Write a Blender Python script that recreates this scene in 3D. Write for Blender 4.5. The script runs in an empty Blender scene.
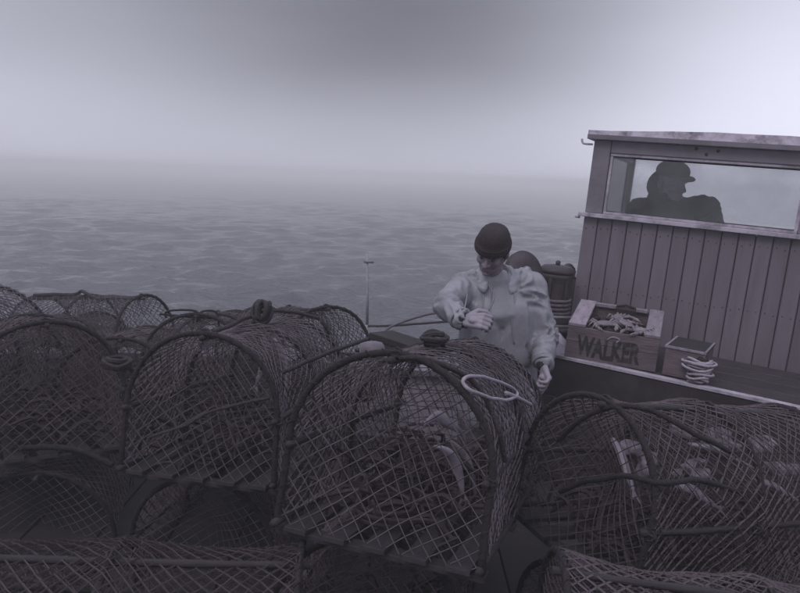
import bpy, bmesh, math, random
import numpy as np
from mathutils import Vector, Matrix, noise, Quaternion
R = math.radians
random.seed(7)
sc = bpy.context.scene
COL = sc.collection

# ------------------------------------------------------------------ camera
CZ = 1.95                       # eye height above the deck
F = 700.0                       # focal length in photo pixels (800 wide)
PITCH, ROLL, HEEL = R(9.75), R(2.25), R(3.0)
cam = bpy.data.cameras.new('camera'); camo = bpy.data.objects.new('camera', cam); COL.objects.link(camo)
cam.sensor_width = 36; cam.lens = F / 800 * 36; cam.clip_end = 6000; cam.clip_start = 0.05
RC = Matrix.Rotation(R(90) - PITCH, 3, 'X') @ Matrix.Rotation(ROLL, 3, 'Z')
camo.matrix_world = Matrix.Translation((0, 0, CZ)) @ RC.to_4x4()
sc.camera = camo
# the boat leans a little to starboard: everything aboard is turned by this about the eye point
HR = Matrix.Rotation(HEEL, 3, 'Y')
HM = Matrix.Translation((0, 0, CZ)) @ HR.to_4x4() @ Matrix.Translation((0, 0, -CZ))
def P(px, py, Y):
    """boat-frame point at depth Y that the photograph shows at px,py"""
    d = HR.transposed() @ (RC @ Vector((px - 400, -(py - 296.5), -F)))
    return Vector((0, 0, CZ)) + d * (Y / d.y)

# ------------------------------------------------------------------ sky and sun
w = bpy.data.worlds.new('World'); sc.world = w; w.use_nodes = True
nt = w.node_tree; N = nt.nodes; Lk = nt.links; N.clear()
def nd(t, **k):
    n = N.new(t)
    for a, b in k.items(): setattr(n, a, b)
    return n
out = nd('ShaderNodeOutputWorld'); mixs = nd('ShaderNodeMixShader'); bg1 = nd('ShaderNodeBackground'); bg2 = nd('ShaderNodeBackground')
sky = nd('ShaderNodeTexSky', sky_type='NISHITA', sun_disc=False)
SUN_EL, SUN_AZ = R(48), R(-145)          # azimuth measured from +Y towards +X
sky.sun_elevation = SUN_EL; sky.sun_rotation = SUN_AZ
sky.dust_density = 4; bg1.inputs[1].default_value = 0.06
Lk.new(sky.outputs[0], bg1.inputs[0])
tc = nd('ShaderNodeTexCoord'); sep = nd('ShaderNodeSeparateXYZ'); Lk.new(tc.outputs['Generated'], sep.inputs[0])
def M(op, a, b=None, c=None):
    n = nd('ShaderNodeMath', operation=op)
    for i, v in enumerate((a, b, c)):
        if v is None: continue
        if isinstance(v, (int, float)): n.inputs[i].default_value = v
        else: Lk.new(v, n.inputs[i])
    return n.outputs[0]
X, Yv, Z = sep.outputs
def bump2(cx, cz, wx, wz):
    a = M('DIVIDE', M('SUBTRACT', X, cx), wx); b = M('DIVIDE', M('SUBTRACT', Z, cz), wz)
    b = M('ADD', M('MINIMUM', b, 0.0), M('MULTIPLY', M('MAXIMUM', b, 0.0), 0.42))
    e = M('ADD', M('MULTIPLY', a, a), M('MULTIPLY', b, b))
    g = M('EXPONENT', M('MULTIPLY', e, -1.0))
    return M('MULTIPLY', g, M('GREATER_THAN', Yv, 0.0))
nz = nd('ShaderNodeTexNoise'); nz.inputs['Scale'].default_value = 1.7; nz.inputs['Detail'].default_value = 3
mp = nd('ShaderNodeMapping'); mp.inputs['Scale'].default_value = (1, 1, 3.5); Lk.new(tc.outputs['Generated'], mp.inputs[0]); Lk.new(mp.outputs[0], nz.inputs[0])
L0 = M('ADD', 0.56, M('MULTIPLY', M('SUBTRACT', nz.outputs[0], 0.5), 0.16))
L1 = M('SUBTRACT', L0, M('MULTIPLY', bump2(-0.02, 0.165, 0.44, 0.095), 0.31))
L2 = M('ADD', L1, M('MULTIPLY', bump2(0.50, 0.10, 0.27, 0.16), 0.42))
L3 = M('ADD', L2, M('MULTIPLY', bump2(-0.50, 0.04, 0.25, 0.10), 0.07))
sm = nd('ShaderNodeMapRange', interpolation_type='SMOOTHSTEP'); sm.inputs[1].default_value = .06; sm.inputs[2].default_value = .34; sm.inputs[3].default_value = 0; sm.inputs[4].default_value = .15; Lk.new(Z, sm.inputs[0])
L3 = M('SUBTRACT', L3, sm.outputs[0])
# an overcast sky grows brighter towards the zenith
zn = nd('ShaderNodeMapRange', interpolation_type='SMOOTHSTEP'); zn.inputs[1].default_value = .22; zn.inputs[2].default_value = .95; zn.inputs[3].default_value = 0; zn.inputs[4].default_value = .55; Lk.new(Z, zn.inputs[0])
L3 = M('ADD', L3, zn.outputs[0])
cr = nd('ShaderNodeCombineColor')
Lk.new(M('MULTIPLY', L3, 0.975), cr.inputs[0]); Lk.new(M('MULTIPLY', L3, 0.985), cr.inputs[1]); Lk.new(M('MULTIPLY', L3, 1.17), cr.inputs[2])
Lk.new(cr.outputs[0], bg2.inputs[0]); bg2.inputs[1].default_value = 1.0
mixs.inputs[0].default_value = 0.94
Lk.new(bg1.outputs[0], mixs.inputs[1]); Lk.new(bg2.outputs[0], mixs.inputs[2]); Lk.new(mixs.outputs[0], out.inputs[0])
sl = bpy.data.lights.new('sun', 'SUN'); sl.energy = 0.7; sl.angle = R(22); sl.color = (1.0, 0.96, 0.95)
so = bpy.data.objects.new('sun', sl); COL.objects.link(so)
sd = Vector((math.sin(SUN_AZ) * math.cos(SUN_EL), math.cos(SUN_AZ) * math.cos(SUN_EL), math.sin(SUN_EL)))
so.rotation_euler = sd.to_track_quat('Z', 'Y').to_euler()
sc.view_settings.view_transform = 'Standard'; sc.view_settings.look = 'None'
sc.view_settings.gamma = 1; sc.view_settings.exposure = 0.0; sc.view_settings.use_curve_mapping = False
sc.cycles.max_bounces = 8; sc.cycles.transparent_max_bounces = 12; sc.cycles.volume_bounces = 5

# ------------------------------------------------------------------ materials
def mat(name, col, rough=0.7, var=0.25, scale=8.0, bump=0.0, bscale=40.0, metal=0.0, spec=0.4, stretch=(1, 1, 1), dirt=None, dirt_amt=0.5, dirt_scale=3.0, coords='Object'):
    m = bpy.data.materials.new(name); m.use_nodes = True; t = m.node_tree; n = t.nodes; l = t.links
    b = n['Principled BSDF']; b.inputs['Roughness'].default_value = rough; b.inputs['Metallic'].default_value = metal
    b.inputs['Specular IOR Level'].default_value = spec
    tc = n.new('ShaderNodeTexCoord'); mp = n.new('ShaderNodeMapping'); mp.inputs['Scale'].default_value = stretch
    oi = n.new('ShaderNodeObjectInfo'); va = n.new('ShaderNodeVectorMath'); va.operation = 'MULTIPLY_ADD'; va.inputs[1].default_value = (37, 53, 71)
    l.new(oi.outputs['Random'], va.inputs[0]); l.new(tc.outputs[coords], va.inputs[2]); l.new(va.outputs[0], mp.inputs[0])
    nz = n.new('ShaderNodeTexNoise'); nz.inputs['Scale'].default_value = scale; nz.inputs['Detail'].default_value = 6; nz.inputs['Roughness'].default_value = 0.65
    l.new(mp.outputs[0], nz.inputs[0])
    mr = n.new('ShaderNodeMapRange'); mr.inputs[1].default_value = 0.25; mr.inputs[2].default_value = 0.75
    mr.inputs[3].default_value = 1 - var; mr.inputs[4].default_value = 1 + var
    l.new(nz.outputs[0], mr.inputs[0])
    om = n.new('ShaderNodeMath'); om.operation = 'MULTIPLY_ADD'; om.inputs[1].default_value = .24; om.inputs[2].default_value = .88; l.new(oi.outputs['Random'], om.inputs[0])
    mm = n.new('ShaderNodeMath'); mm.operation = 'MULTIPLY'; l.new(mr.outputs[0], mm.inputs[0]); l.new(om.outputs[0], mm.inputs[1]); mr = mm
    mx = n.new('ShaderNodeMix'); mx.data_type = 'RGBA'; mx.blend_type = 'MULTIPLY'; mx.inputs[0].default_value = 1
    mx.inputs[6].default_value = (*col, 1); l.new(mr.outputs[0], mx.inputs[7])
    res = mx.outputs[2]
    if dirt:
        n2 = n.new('ShaderNodeTexNoise'); n2.inputs['Scale'].default_value = dirt_scale; n2.inputs['Detail'].default_value = 8; n2.inputs['Roughness'].default_value = 0.7
        l.new(mp.outputs[0], n2.inputs[0])
        r2 = n.new('ShaderNodeMapRange'); r2.inputs[1].default_value = 0.48; r2.inputs[2].default_value = 0.66; r2.inputs[3].default_value = 0; r2.inputs[4].default_value = dirt_amt
        l.new(n2.outputs[0], r2.inputs[0])
        m2 = n.new('ShaderNodeMix'); m2.data_type = 'RGBA'; l.new(r2.outputs[0], m2.inputs[0]); l.new(res, m2.inputs[6]); m2.inputs[7].default_value = (*dirt, 1)
        res = m2.outputs[2]
    l.new(res, b.inputs['Base Color'])
    if bump:
        n3 = n.new('ShaderNodeTexNoise'); n3.inputs['Scale'].default_value = bscale; n3.inputs['Detail'].default_value = 5
        l.new(mp.outputs[0], n3.inputs[0])
        bp = n.new('ShaderNodeBump'); bp.inputs['Strength'].default_value = bump; bp.inputs['Distance'].default_value = 0.006
        l.new(n3.outputs[0], bp.inputs['Height']); l.new(bp.outputs[0], b.inputs['Normal'])
    return m
T = lambda v, w=0.0: (v * (1.03 + w), v * 0.92, v * 1.10)       # the cool violet toning of everything aboard
MT = {}
MT['net'] = mat('net_twine', T(0.092, .10), .85, .35, 14)
MT['net_old'] = mat('net_twine_weathered', T(0.070, .18), .9, .45, 9)
MT['net_pale'] = mat('net_twine_pale', T(0.30, .0), .85, .3, 14)
MT['hoop'] = mat('tarred_hoop', T(0.017, .1), .85, .4, 25, .8, 90)
MT['lath'] = mat('weathered_lath', T(0.03, .06), .75, .4, 12, .5, 60, stretch=(1, 6, 6))
MT['rope'] = mat('hemp_rope', T(0.13, .08), .9, .35, 40, .9, 160)
MT['rope_dark'] = mat('tarred_rope', T(0.03, .1), .85, .4, 40, .9, 160)
MT['rope_pale'] = mat('pale_rope', T(0.34, .02), .85, .25, 40, .8, 160)
MT['oilskin'] = mat('oilskin', (0.245, 0.243, 0.28), .38, .16, 7, .45, 22, dirt=T(0.13), dirt_amt=.32, dirt_scale=3)
MT['trouser'] = mat('dark_oilskin', T(0.06, .05), .5, .25, 9, .2, 30)
MT['wool'] = mat('knitted_wool', T(0.032, .2), .95, .3, 60, 1.0, 220)
MT['skin'] = mat('skin', T(0.21, .08), .55, .25, 26, .4, 90, dirt=T(0.09, .1), dirt_amt=.5, dirt_scale=18)
MT['skin_hand'] = mat('skin_hand', T(0.29, .0), .5, .12, 30, .2, 120)
MT['eye'] = mat('eye', T(0.05), .2, .1, 5)
MT['hair'] = mat('hair', T(0.03, .1), .8, .3, 60)
MT['rubber'] = mat('rubber', T(0.03), .45, .2, 10)
MT['coat2'] = mat('dark_jacket', T(0.022), .85, .25, 12, .3, 40)
MT['board'] = mat('painted_board', T(0.15, .04), .6, .22, 5, .35, 22, stretch=(5, 5, .7), dirt=T(0.07, .08), dirt_amt=.55, dirt_scale=2.5)
MT['frame'] = mat('window_frame_paint', T(0.17), .55, .18, 7, .3, 30, dirt=T(0.09), dirt_amt=.4, dirt_scale=4)
MT['pale_paint'] = mat('pale_paint', T(0.42), .55, .25, 9, .4, 30, dirt=T(0.12), dirt_amt=.8, dirt_scale=7)
MT['roof'] = mat('roof_felt', T(0.5), .8, .3, 14, .5, 40, dirt=T(0.10), dirt_amt=.9, dirt_scale=9)
MT['bulwark'] = mat('bulwark_paint', T(0.34), .55, .15, 3, .3, 14, stretch=(.6, .6, 3), dirt=T(0.16), dirt_amt=.5, dirt_scale=2)
MT['hull'] = mat('hull_paint', T(0.06), .45, .3, 3, .2, 12, dirt=T(0.02), dirt_amt=.5)
MT['deck'] = mat('wet_deck', T(0.05, .05), .38, .4, 4, .5, 20, stretch=(1, 6, 1), dirt=T(0.025), dirt_amt=.6)
MT['tar_wood'] = mat('tarred_wood', T(0.020, .1), .85, .4, 7, .5, 30, dirt=T(0.06), dirt_amt=.35)
MT['locker'] = mat('locker_paint', T(0.03, .12), .5, .4, 6, .4, 26, dirt=T(0.07), dirt_amt=.3)
MT['crate'] = mat('crate_wood', T(0.105, .22), .75, .3, 5, .6, 30, stretch=(1.2, 6, 6), dirt=T(0.05, .1), dirt_amt=.5, dirt_scale=6)
MT['crate_top'] = mat('crate_rim_wood', T(0.24, .05), .7, .25, 6, .5, 30, stretch=(5, 1.2, 5), dirt=T(0.1), dirt_amt=.6, dirt_scale=8)
MT['ink'] = mat('stencil_ink', T(0.018, .1), .7, .4, 50, dirt=T(0.08, .2), dirt_amt=.75, dirt_scale=26)
MT['iron'] = mat('old_iron', T(0.045, .12), .55, .4, 14, .5, 40, metal=.3, dirt=T(0.09, .2), dirt_amt=.5)
MT['steel'] = mat('galvanised_steel', T(0.34), .45, .2, 14, .2, 40, metal=.5)
MT['fish'] = mat('fish_skin', T(0.25), .35, .3, 14, .3, 70, dirt=T(0.10), dirt_amt=.8, dirt_scale=22)
MT['bait'] = mat('old_bait', T(0.19, .03), .6, .5, 30, .9, 60, dirt=T(0.05, .1), dirt_amt=.9, dirt_scale=16)
MT['fish_dark'] = mat('fish_back', T(0.10), .35, .4, 18, .3, 70)
MT['crab'] = mat('crab_shell', T(0.17, .1), .5, .4, 30, .6, 60)
MT['cork'] = mat('cork', T(0.14, .02), .9, .4, 18, .8, 40)
MT['canvas'] = mat('pale_canvas', T(0.42), .9, .2, 12, .6, 40, dirt=T(0.15), dirt_amt=.5)
MT['weed'] = mat('weed_and_old_line', T(0.030, .26), .9, .5, 30, .8, 90)

def glass_mat():
    m = bpy.data.materials.new('salty_glass'); m.use_nodes = True; t = m.node_tree; n = t.nodes; l = t.links; n.clear()
    o = n.new('ShaderNodeOutputMaterial'); tr = n.new('ShaderNodeBsdfTransparent'); tr.inputs[0].default_value = (.93, .94, .95, 1)
    df = n.new('ShaderNodeBsdfDiffuse'); df.inputs[0].default_value = (.55, .55, .6, 1); gl = n.new('ShaderNodeBsdfGlossy'); gl.inputs['Roughness'].default_value = .04
    tcn = n.new('ShaderNodeTexCoord'); nz = n.new('ShaderNodeTexNoise'); nz.inputs['Scale'].default_value = 5; nz.inputs['Detail'].default_value = 7
    l.new(tcn.outputs['Object'], nz.inputs[0])
    mr = n.new('ShaderNodeMapRange'); mr.inputs[1].default_value = .3; mr.inputs[2].default_value = .75; mr.inputs[3].default_value = .02; mr.inputs[4].default_value = .13
    l.new(nz.outputs[0], mr.inputs[0])
    m1 = n.new('ShaderNodeMixShader'); l.new(mr.outputs[0], m1.inputs[0]); l.new(tr.outputs[0], m1.inputs[1]); l.new(df.outputs[0], m1.inputs[2])
    fr = n.new('ShaderNodeFresnel'); fr.inputs[0].default_value = 1.45
    m2 = n.new('ShaderNodeMixShader'); l.new(fr.outputs[0], m2.inputs[0]); l.new(m1.outputs[0], m2.inputs[1]); l.new(gl.outputs[0], m2.inputs[2])
    l.new(m2.outputs[0], o.inputs[0]); return m
MT['glass'] = glass_mat()
def fog_glass():
    m = bpy.data.materials.new('fogged_glass'); m.use_nodes = True; t = m.node_tree; n = t.nodes; l = t.links; n.clear()
    o = n.new('ShaderNodeOutputMaterial'); tr = n.new('ShaderNodeBsdfTransparent'); tl = n.new('ShaderNodeBsdfTranslucent'); tl.inputs[0].default_value = (.95, .95, .97, 1)
    tcn = n.new('ShaderNodeTexCoord'); nz = n.new('ShaderNodeTexNoise'); nz.inputs['Scale'].default_value = 4; nz.inputs['Detail'].default_value = 6; l.new(tcn.outputs['Object'], nz.inputs[0])
    mr = n.new('ShaderNodeMapRange'); mr.inputs[1].default_value = .3; mr.inputs[2].default_value = .7; mr.inputs[3].default_value = .2; mr.inputs[4].default_value = .6; l.new(nz.outputs[0], mr.inputs[0])
    mx = n.new('ShaderNodeMixShader'); l.new(mr.outputs[0], mx.inputs[0]); l.new(tr.outputs[0], mx.inputs[1]); l.new(tl.outputs[0], mx.inputs[2]); l.new(mx.outputs[0], o.inputs[0]); return m
MT['fog'] = fog_glass()

# ------------------------------------------------------------------ mesh helpers
V = Vector
def frame_of(d):
    d = d.normalized(); a = V((0, 0, 1)) if abs(d.z) < .9 else V((1, 0, 0))
    u = d.cross(a).normalized(); return u, d.cross(u).normalized()
class MB:
    def __init__(s): s.v = []; s.f = []
    def add(s, vs, fs):
        b = len(s.v); s.v += [tuple(q) for q in vs]; s.f += [tuple(i + b for i in f) for f in fs]; return s
    def box(s, c, h, rot=None, ch=None):
        """chamfered box, centre c, half sizes h"""
        h = V(h); c = V(c); ch = min(h) * .18 if ch is None else ch
        vs = []; idx = {}
        for sx in (-1, 1):
            for sy in (-1, 1):
                for sz in (-1, 1):
                    for k in range(3):
                        p = V((sx * (h.x - (ch if k != 0 else 0)), sy * (h.y - (ch if k != 1 else 0)), sz * (h.z - (ch if k != 2 else 0))))
                        idx[(sx, sy, sz, k)] = len(vs); vs.append(c + (rot @ p if rot else p))
        fs = []
        g = lambda *a: idx[a]
        for q in (-1, 1):
            fs.append([g(q, -1, -1, 0), g(q, 1, -1, 0), g(q, 1, 1, 0), g(q, -1, 1, 0)][::q])
            fs.append([g(-1, q, -1, 1), g(-1, q, 1, 1), g(1, q, 1, 1), g(1, q, -1, 1)][::q])
            fs.append([g(-1, -1, q, 2), g(1, -1, q, 2), g(1, 1, q, 2), g(-1, 1, q, 2)][::q])
        for a in (-1, 1):
            for b in (-1, 1):
                fs.append([g(-1, a, b, 1), g(1, a, b, 1), g(1, a, b, 2), g(-1, a, b, 2)][::a * b])
                fs.append([g(a, -1, b, 0), g(a, -1, b, 2), g(a, 1, b, 2), g(a, 1, b, 0)][::a * b][::-1] if False else [g(a, -1, b, 0), g(a, 1, b, 0), g(a, 1, b, 2), g(a, -1, b, 2)][::a * b])
                fs.append([g(a, b, -1, 0), g(a, b, -1, 1), g(a, b, 1, 1), g(a, b, 1, 0)][::a * b])
                for d in (-1, 1): fs.append([g(a, b, d, 0), g(a, b, d, 1), g(a, b, d, 2)][::a * b * d])
        return s.add(vs, fs)
    def tube(s, pts, r, n=6, closed=False, cap=True):
        pts = [V(p) for p in pts]; m = len(pts); rr = r if isinstance(r, (list, tuple)) else [r] * m
        vs = []; u = None
        for i, p in enumerate(pts):
            a = pts[(i - 1) % m] if (closed or i) else p; b = pts[(i + 1) % m] if (closed or i < m - 1) else p
            d = (b - a)
            if d.length < 1e-9: d = V((0, 0, 1))
            d.normalize()
            if u is None: u, _ = frame_of(d)
            u = (u - d * u.dot(d))
            if u.length < 1e-6: u, _ = frame_of(d)
            u.normalize(); v = d.cross(u)
            for k in range(n):
                t = 2 * math.pi * k / n; vs.append(p + (u * math.cos(t) + v * math.sin(t)) * rr[i])
        fs = []
        for i in range(m if closed else m - 1):
            for k in range(n):
                j = (i + 1) % m; fs.append((i * n + k, i * n + (k + 1) % n, j * n + (k + 1) % n, j * n + k))
        if cap and not closed: fs += [tuple(range(n))[::-1], tuple(range((m - 1) * n, m * n))]
        return s.add(vs, fs)
    def lathe(s, prof, c=(0, 0, 0), n=24, axis=None):
        """profile [(r,z)...] about z through c (or along axis)"""
        c = V(c); q = V((0, 0, 1)).rotation_difference(V(axis)).to_matrix() if axis is not None else Matrix.Identity(3)
        vs = [c + q @ V((r * math.cos(2 * math.pi * k / n), r * math.sin(2 * math.pi * k / n), z)) for r, z in prof for k in range(n)]
        fs = [(i * n + k, i * n + (k + 1) % n, (i + 1) * n + (k + 1) % n, (i + 1) * n + k) for i in range(len(prof) - 1) for k in range(n)]
        fs += [tuple(range(n))[::-1], tuple(range((len(prof) - 1) * n, len(prof) * n))]
        return s.add(vs, fs)
    def ell(s, c, r, rot=None, seg=10, ring=7):
        c = V(c); vs = []
        for i in range(1, ring):
            a = math.pi * i / ring
            for k in range(seg):
                t = 2 * math.pi * k / seg; p = V((r[0] * math.sin(a) * math.cos(t), r[1] * math.sin(a) * math.sin(t), r[2] * math.cos(a)))
                vs.append(c + (rot @ p if rot else p))
        for z in (1, -1):
            p = V((0, 0, r[2] * z)); vs.append(c + (rot @ p if rot else p))
        fs = []
        for i in range(ring - 2):
            for k in range(seg): fs.append((i * seg + k, (i + 1) * seg + k, (i + 1) * seg + (k + 1) % seg, i * seg + (k + 1) % seg))
        n0 = (ring - 1) * seg
        for k in range(seg):
            fs.append((n0, k, (k + 1) % seg)); fs.append((n0 + 1, (ring - 2) * seg + (k + 1) % seg, (ring - 2) * seg + k))
        return s.add(vs, fs)
    def cone(s, a, ra, b, rb, n=12):
        a = V(a); b = V(b); d = (b - a).normalized(); u, v = frame_of(d)
        pr = []
        for k in range(1, 4): t = R(90 - k * 30 + 0); pr.append((a - d * ra * math.sin(R(90 - k * 22.5)), ra * math.cos(R(90 - k * 22.5))))
        pr.append((a, ra)); pr.append((b, rb))
        for k in range(3, 0, -1): pr.append((b + d * rb * math.sin(R(90 - k * 22.5)), rb * math.cos(R(90 - k * 22.5))))
        vs = [p + (u * math.cos(2 * math.pi * k / n) + v * math.sin(2 * math.pi * k / n)) * r for p, r in pr for k in range(n)]
        m = len(pr)
        fs = [(i * n + k, i * n + (k + 1) % n, (i + 1) * n + (k + 1) % n, (i + 1) * n + k) for i in range(m - 1) for k in range(n)]
        fs += [tuple(range(n))[::-1], tuple(range((m - 1) * n, m * n))]
        return s.add(vs, fs)
    def mesh(s, name, m=None, smooth=False, org=None):
        me = bpy.data.meshes.new(name)
        vs = s.v if org is None else [(a - org[0], b - org[1], c - org[2]) for a, b, c in s.v]
        me.from_pydata(vs, [], s.f); me.update()
        if m: me.materials.append(m)
        if smooth:
            me.polygons.foreach_set('use_smooth', [True] * len(me.polygons))
        return me
    def build(s, name, m, parent=None, smooth=False, org=None, **tags):
        o = bpy.data.objects.new(name, s.mesh(name, m, smooth, org)); COL.objects.link(o)
        if parent is not None: o.parent = parent
        for k, v in tags.items(): o[k] = v
        return o
def link_mesh(name, me, parent=None):
    o = bpy.data.objects.new(name, me); COL.objects.link(o)
    if parent is not None: o.parent = parent
    return o
def thing(name, loc, label, cat, group=None, rot=None):
    o = bpy.data.objects.new(name, None); COL.objects.link(o); o.location = loc; o.empty_display_size = .1
    if rot: o.rotation_euler = rot
    o['label'] = label; o['category'] = cat
    if group: o['group'] = group
    return o
def single(mb, name, m, label, cat, group=None, org=None, smooth=False):
    o = mb.build(name, m, None, smooth, org=org)
    if org is not None: o.location = org
    o['label'] = label; o['category'] = cat
    if group: o['group'] = group
    return o
def copy_tree(o, parent=None):
    c = o.copy(); COL.objects.link(c); c.parent = parent
    for ch in [x for x in o.children]: copy_tree(ch, c)
    return c
def wob(pts, amp, fr, seed=0):
    return [V(p) + amp * noise.noise_vector(V(p) * fr + V((seed, seed * 2.1, 0))) for p in pts]
def smooth_path(pts, k=8):
    pts = [V(p) for p in pts]; o = []
    for i in range(len(pts) - 1):
        p0 = pts[max(i - 1, 0)]; p1 = pts[i]; p2 = pts[i + 1]; p3 = pts[min(i + 2, len(pts) - 1)]
        for j in range(k):
            t = j / k
            o.append(.5 * ((2 * p1) + (p2 - p0) * t + (2 * p0 - 5 * p1 + 4 * p2 - p3) * t * t + (3 * p1 - p0 - 3 * p2 + p3) * t ** 3))
    o.append(pts[-1]); return o

def remesh(mb, voxel, name, smooth_it=4, fac=.5):
    me = mb.mesh('tmp'); o = bpy.data.objects.new('tmp', me); COL.objects.link(o)
    md = o.modifiers.new('r', 'REMESH'); md.mode = 'VOXEL'; md.voxel_size = voxel; md.adaptivity = 0
    ms = o.modifiers.new('s', 'SMOOTH'); ms.iterations = smooth_it; ms.factor = fac
    bpy.context.view_layer.update(); dg = bpy.context.evaluated_depsgraph_get()
    r = bpy.data.meshes.new_from_object(o.evaluated_get(dg)); bpy.data.objects.remove(o); r.name = name
    r.polygons.foreach_set('use_smooth', [True] * len(r.polygons)); return r
# ------------------------------------------------------------------ sea (level) and haze
SEA_Z = -0.62
def build_sea():
    n = 740
    t = np.linspace(-1, 1, n); g = np.sinh(t * 6.4) / np.sinh(6.4) * 2500
    gx, gy = np.meshgrid(g, g); gy = gy + 8
    z = np.zeros_like(gx); rng = np.random.RandomState(3)
    dx = np.zeros_like(gx); dy = np.zeros_like(gx)
    rad = np.hypot(gx, gy - 0)
    cell = np.maximum(np.abs(np.gradient(g))[None, :], np.abs(np.gradient(g))[:, None])
    for i in range(70):
        lam = 0.40 * (6.5 ** (i / 69.0)); a = 0.0105 * lam ** 0.55 * rng.uniform(.5, 1.3)
        th = math.radians(-78 + rng.normal(0, 38)); k = 2 * math.pi / lam
        ph = rng.uniform(0, 6.28); arg = k * (gx * math.cos(th) + gy * math.sin(th)) + ph
        att = np.clip(lam / (3.0 * cell) - .3, 0, 1)
        z += a * att * np.sin(arg); q = .8 * a * att * np.cos(arg)
        dx += q * math.cos(th); dy += q * math.sin(th)
    patch = .75 + .35 * np.sin(gx * .13 + 1.3 * np.sin(gy * .09)) * np.sin(gy * .21 + 1.1 * np.sin(gx * .07))
    z *= patch
    vs = np.stack([gx + dx, gy + dy, z], -1).reshape(-1, 3)
    idx = np.arange(n * n).reshape(n, n)
    fs = np.stack([idx[:-1, :-1], idx[:-1, 1:], idx[1:, 1:], idx[1:, :-1]], -1).reshape(-1, 4)
    me = bpy.data.meshes.new('sea'); me.vertices.add(len(vs)); me.vertices.foreach_set('co', vs.ravel())
    me.loops.add(fs.size); me.loops.foreach_set('vertex_index', fs.ravel())
    me.polygons.add(len(fs)); me.polygons.foreach_set('loop_start', np.arange(0, fs.size, 4)); me.polygons.foreach_set('loop_total', np.full(len(fs), 4))
    me.polygons.foreach_set('use_smooth', np.ones(len(fs), bool)); me.update(); me.validate()
    o = bpy.data.objects.new('sea', me); COL.objects.link(o); o.location.z = SEA_Z; o['kind'] = 'structure'
    m = bpy.data.materials.new('sea_water'); m.use_nodes = True; t = m.node_tree; nn = t.nodes; l = t.links; b = nn['Principled BSDF']
    b.inputs['Base Color'].default_value = (.066, .066, .084, 1); b.inputs['Roughness'].default_value = .13; b.inputs['IOR'].default_value = 1.45
    tcn = nn.new('ShaderNodeTexCoord'); prev = None
    for scale, st, dist, sx in ((1.1, 1, .28, .6), (3.4, 1, .10, .65), (10, .7, .025, .7)):
        mp = nn.new('ShaderNodeMapping'); mp.inputs['Scale'].default_value = (sx, 1, 1); mp.inputs['Rotation'].default_value = (0, 0, R(12)); l.new(tcn.outputs['Object'], mp.inputs[0])
        nz = nn.new('ShaderNodeTexNoise'); nz.inputs['Scale'].default_value = scale; nz.inputs['Detail'].default_value = 4; nz.inputs['Roughness'].default_value = .6; l.new(mp.outputs[0], nz.inputs[0])
        bp = nn.new('ShaderNodeBump'); bp.inputs['Strength'].default_value = st; bp.inputs['Distance'].default_value = dist; l.new(nz.outputs[0], bp.inputs['Height'])
        if prev: l.new(prev.outputs[0], bp.inputs['Normal'])
        prev = bp
    l.new(prev.outputs[0], b.inputs['Normal']); me.materials.append(m)
build_sea()
def build_haze():
    mb = MB(); mb.box((0, 8, (SEA_Z - 1.4 + 4.3) / 2), (2700, 2700, (4.3 - SEA_Z + 1.4) / 2), ch=.001)
    # plain cube, sides meeting exactly
    a, b, z0, z1 = 2600, 2600, SEA_Z - 1.5, 2.9
    mb = MB(); mb.add([(x, y, z) for x in (-a, a) for y in (-b, b) for z in (z0, z1)], [(0, 1, 3, 2), (4, 6, 7, 5), (0, 4, 5, 1), (2, 3, 7, 6), (0, 2, 6, 4), (1, 5, 7, 3)])
    m = bpy.data.materials.new('sea_haze'); m.use_nodes = True; t = m.node_tree; t.nodes.clear()
    o = t.nodes.new('ShaderNodeOutputMaterial'); pv = t.nodes.new('ShaderNodeVolumePrincipled')
    pv.inputs['Color'].default_value = (1, 1, 1, 1); pv.inputs['Density'].default_value = .010; pv.inputs['Anisotropy'].default_value = .0
    t.links.new(pv.outputs[0], o.inputs['Volume'])
    mb.build('haze', m, None, kind='stuff')
build_haze()

BEFORE = set(COL.objects)          # everything made from here on is aboard and leans with the boat

# ------------------------------------------------------------------ boat: hull, deck, bulwark
GUN = [(-4.6, 0.2), (-4.3, 2.0), (-3.7, 3.6), (-2.4, 4.55), (-0.9, 4.93), (0.6, 5.03), (2.2, 5.55), (3.9, 5.7), (6.0, 5.3), (8.2, 4.0), (9.3, 2.0), (9.3, 0.6), (8.2, -1.0), (6.0, -1.9), (2.0, -2.3), (-1.5, -2.3), (-3.6, -1.5)]
gp = [V((x, y, 0)) for x, y in GUN]
gpath = []
for i in range(len(gp)):
    p0, p1, p2, p3 = gp[i - 1], gp[i], gp[(i + 1) % len(gp)], gp[(i + 2) % len(gp)]
    for j in range(5):
        t = j / 5; gpath.append(.5 * ((2 * p1) + (p2 - p0) * t + (2 * p0 - 5 * p1 + 4 * p2 - p3) * t * t + (3 * p1 - p0 - 3 * p2 + p3) * t ** 3))
def gnorm(i):
    a = gpath[i - 1]; b = gpath[(i + 1) % len(gpath)]; d = (b - a).normalized(); return V((d.y, -d.x, 0)) * -1
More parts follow.
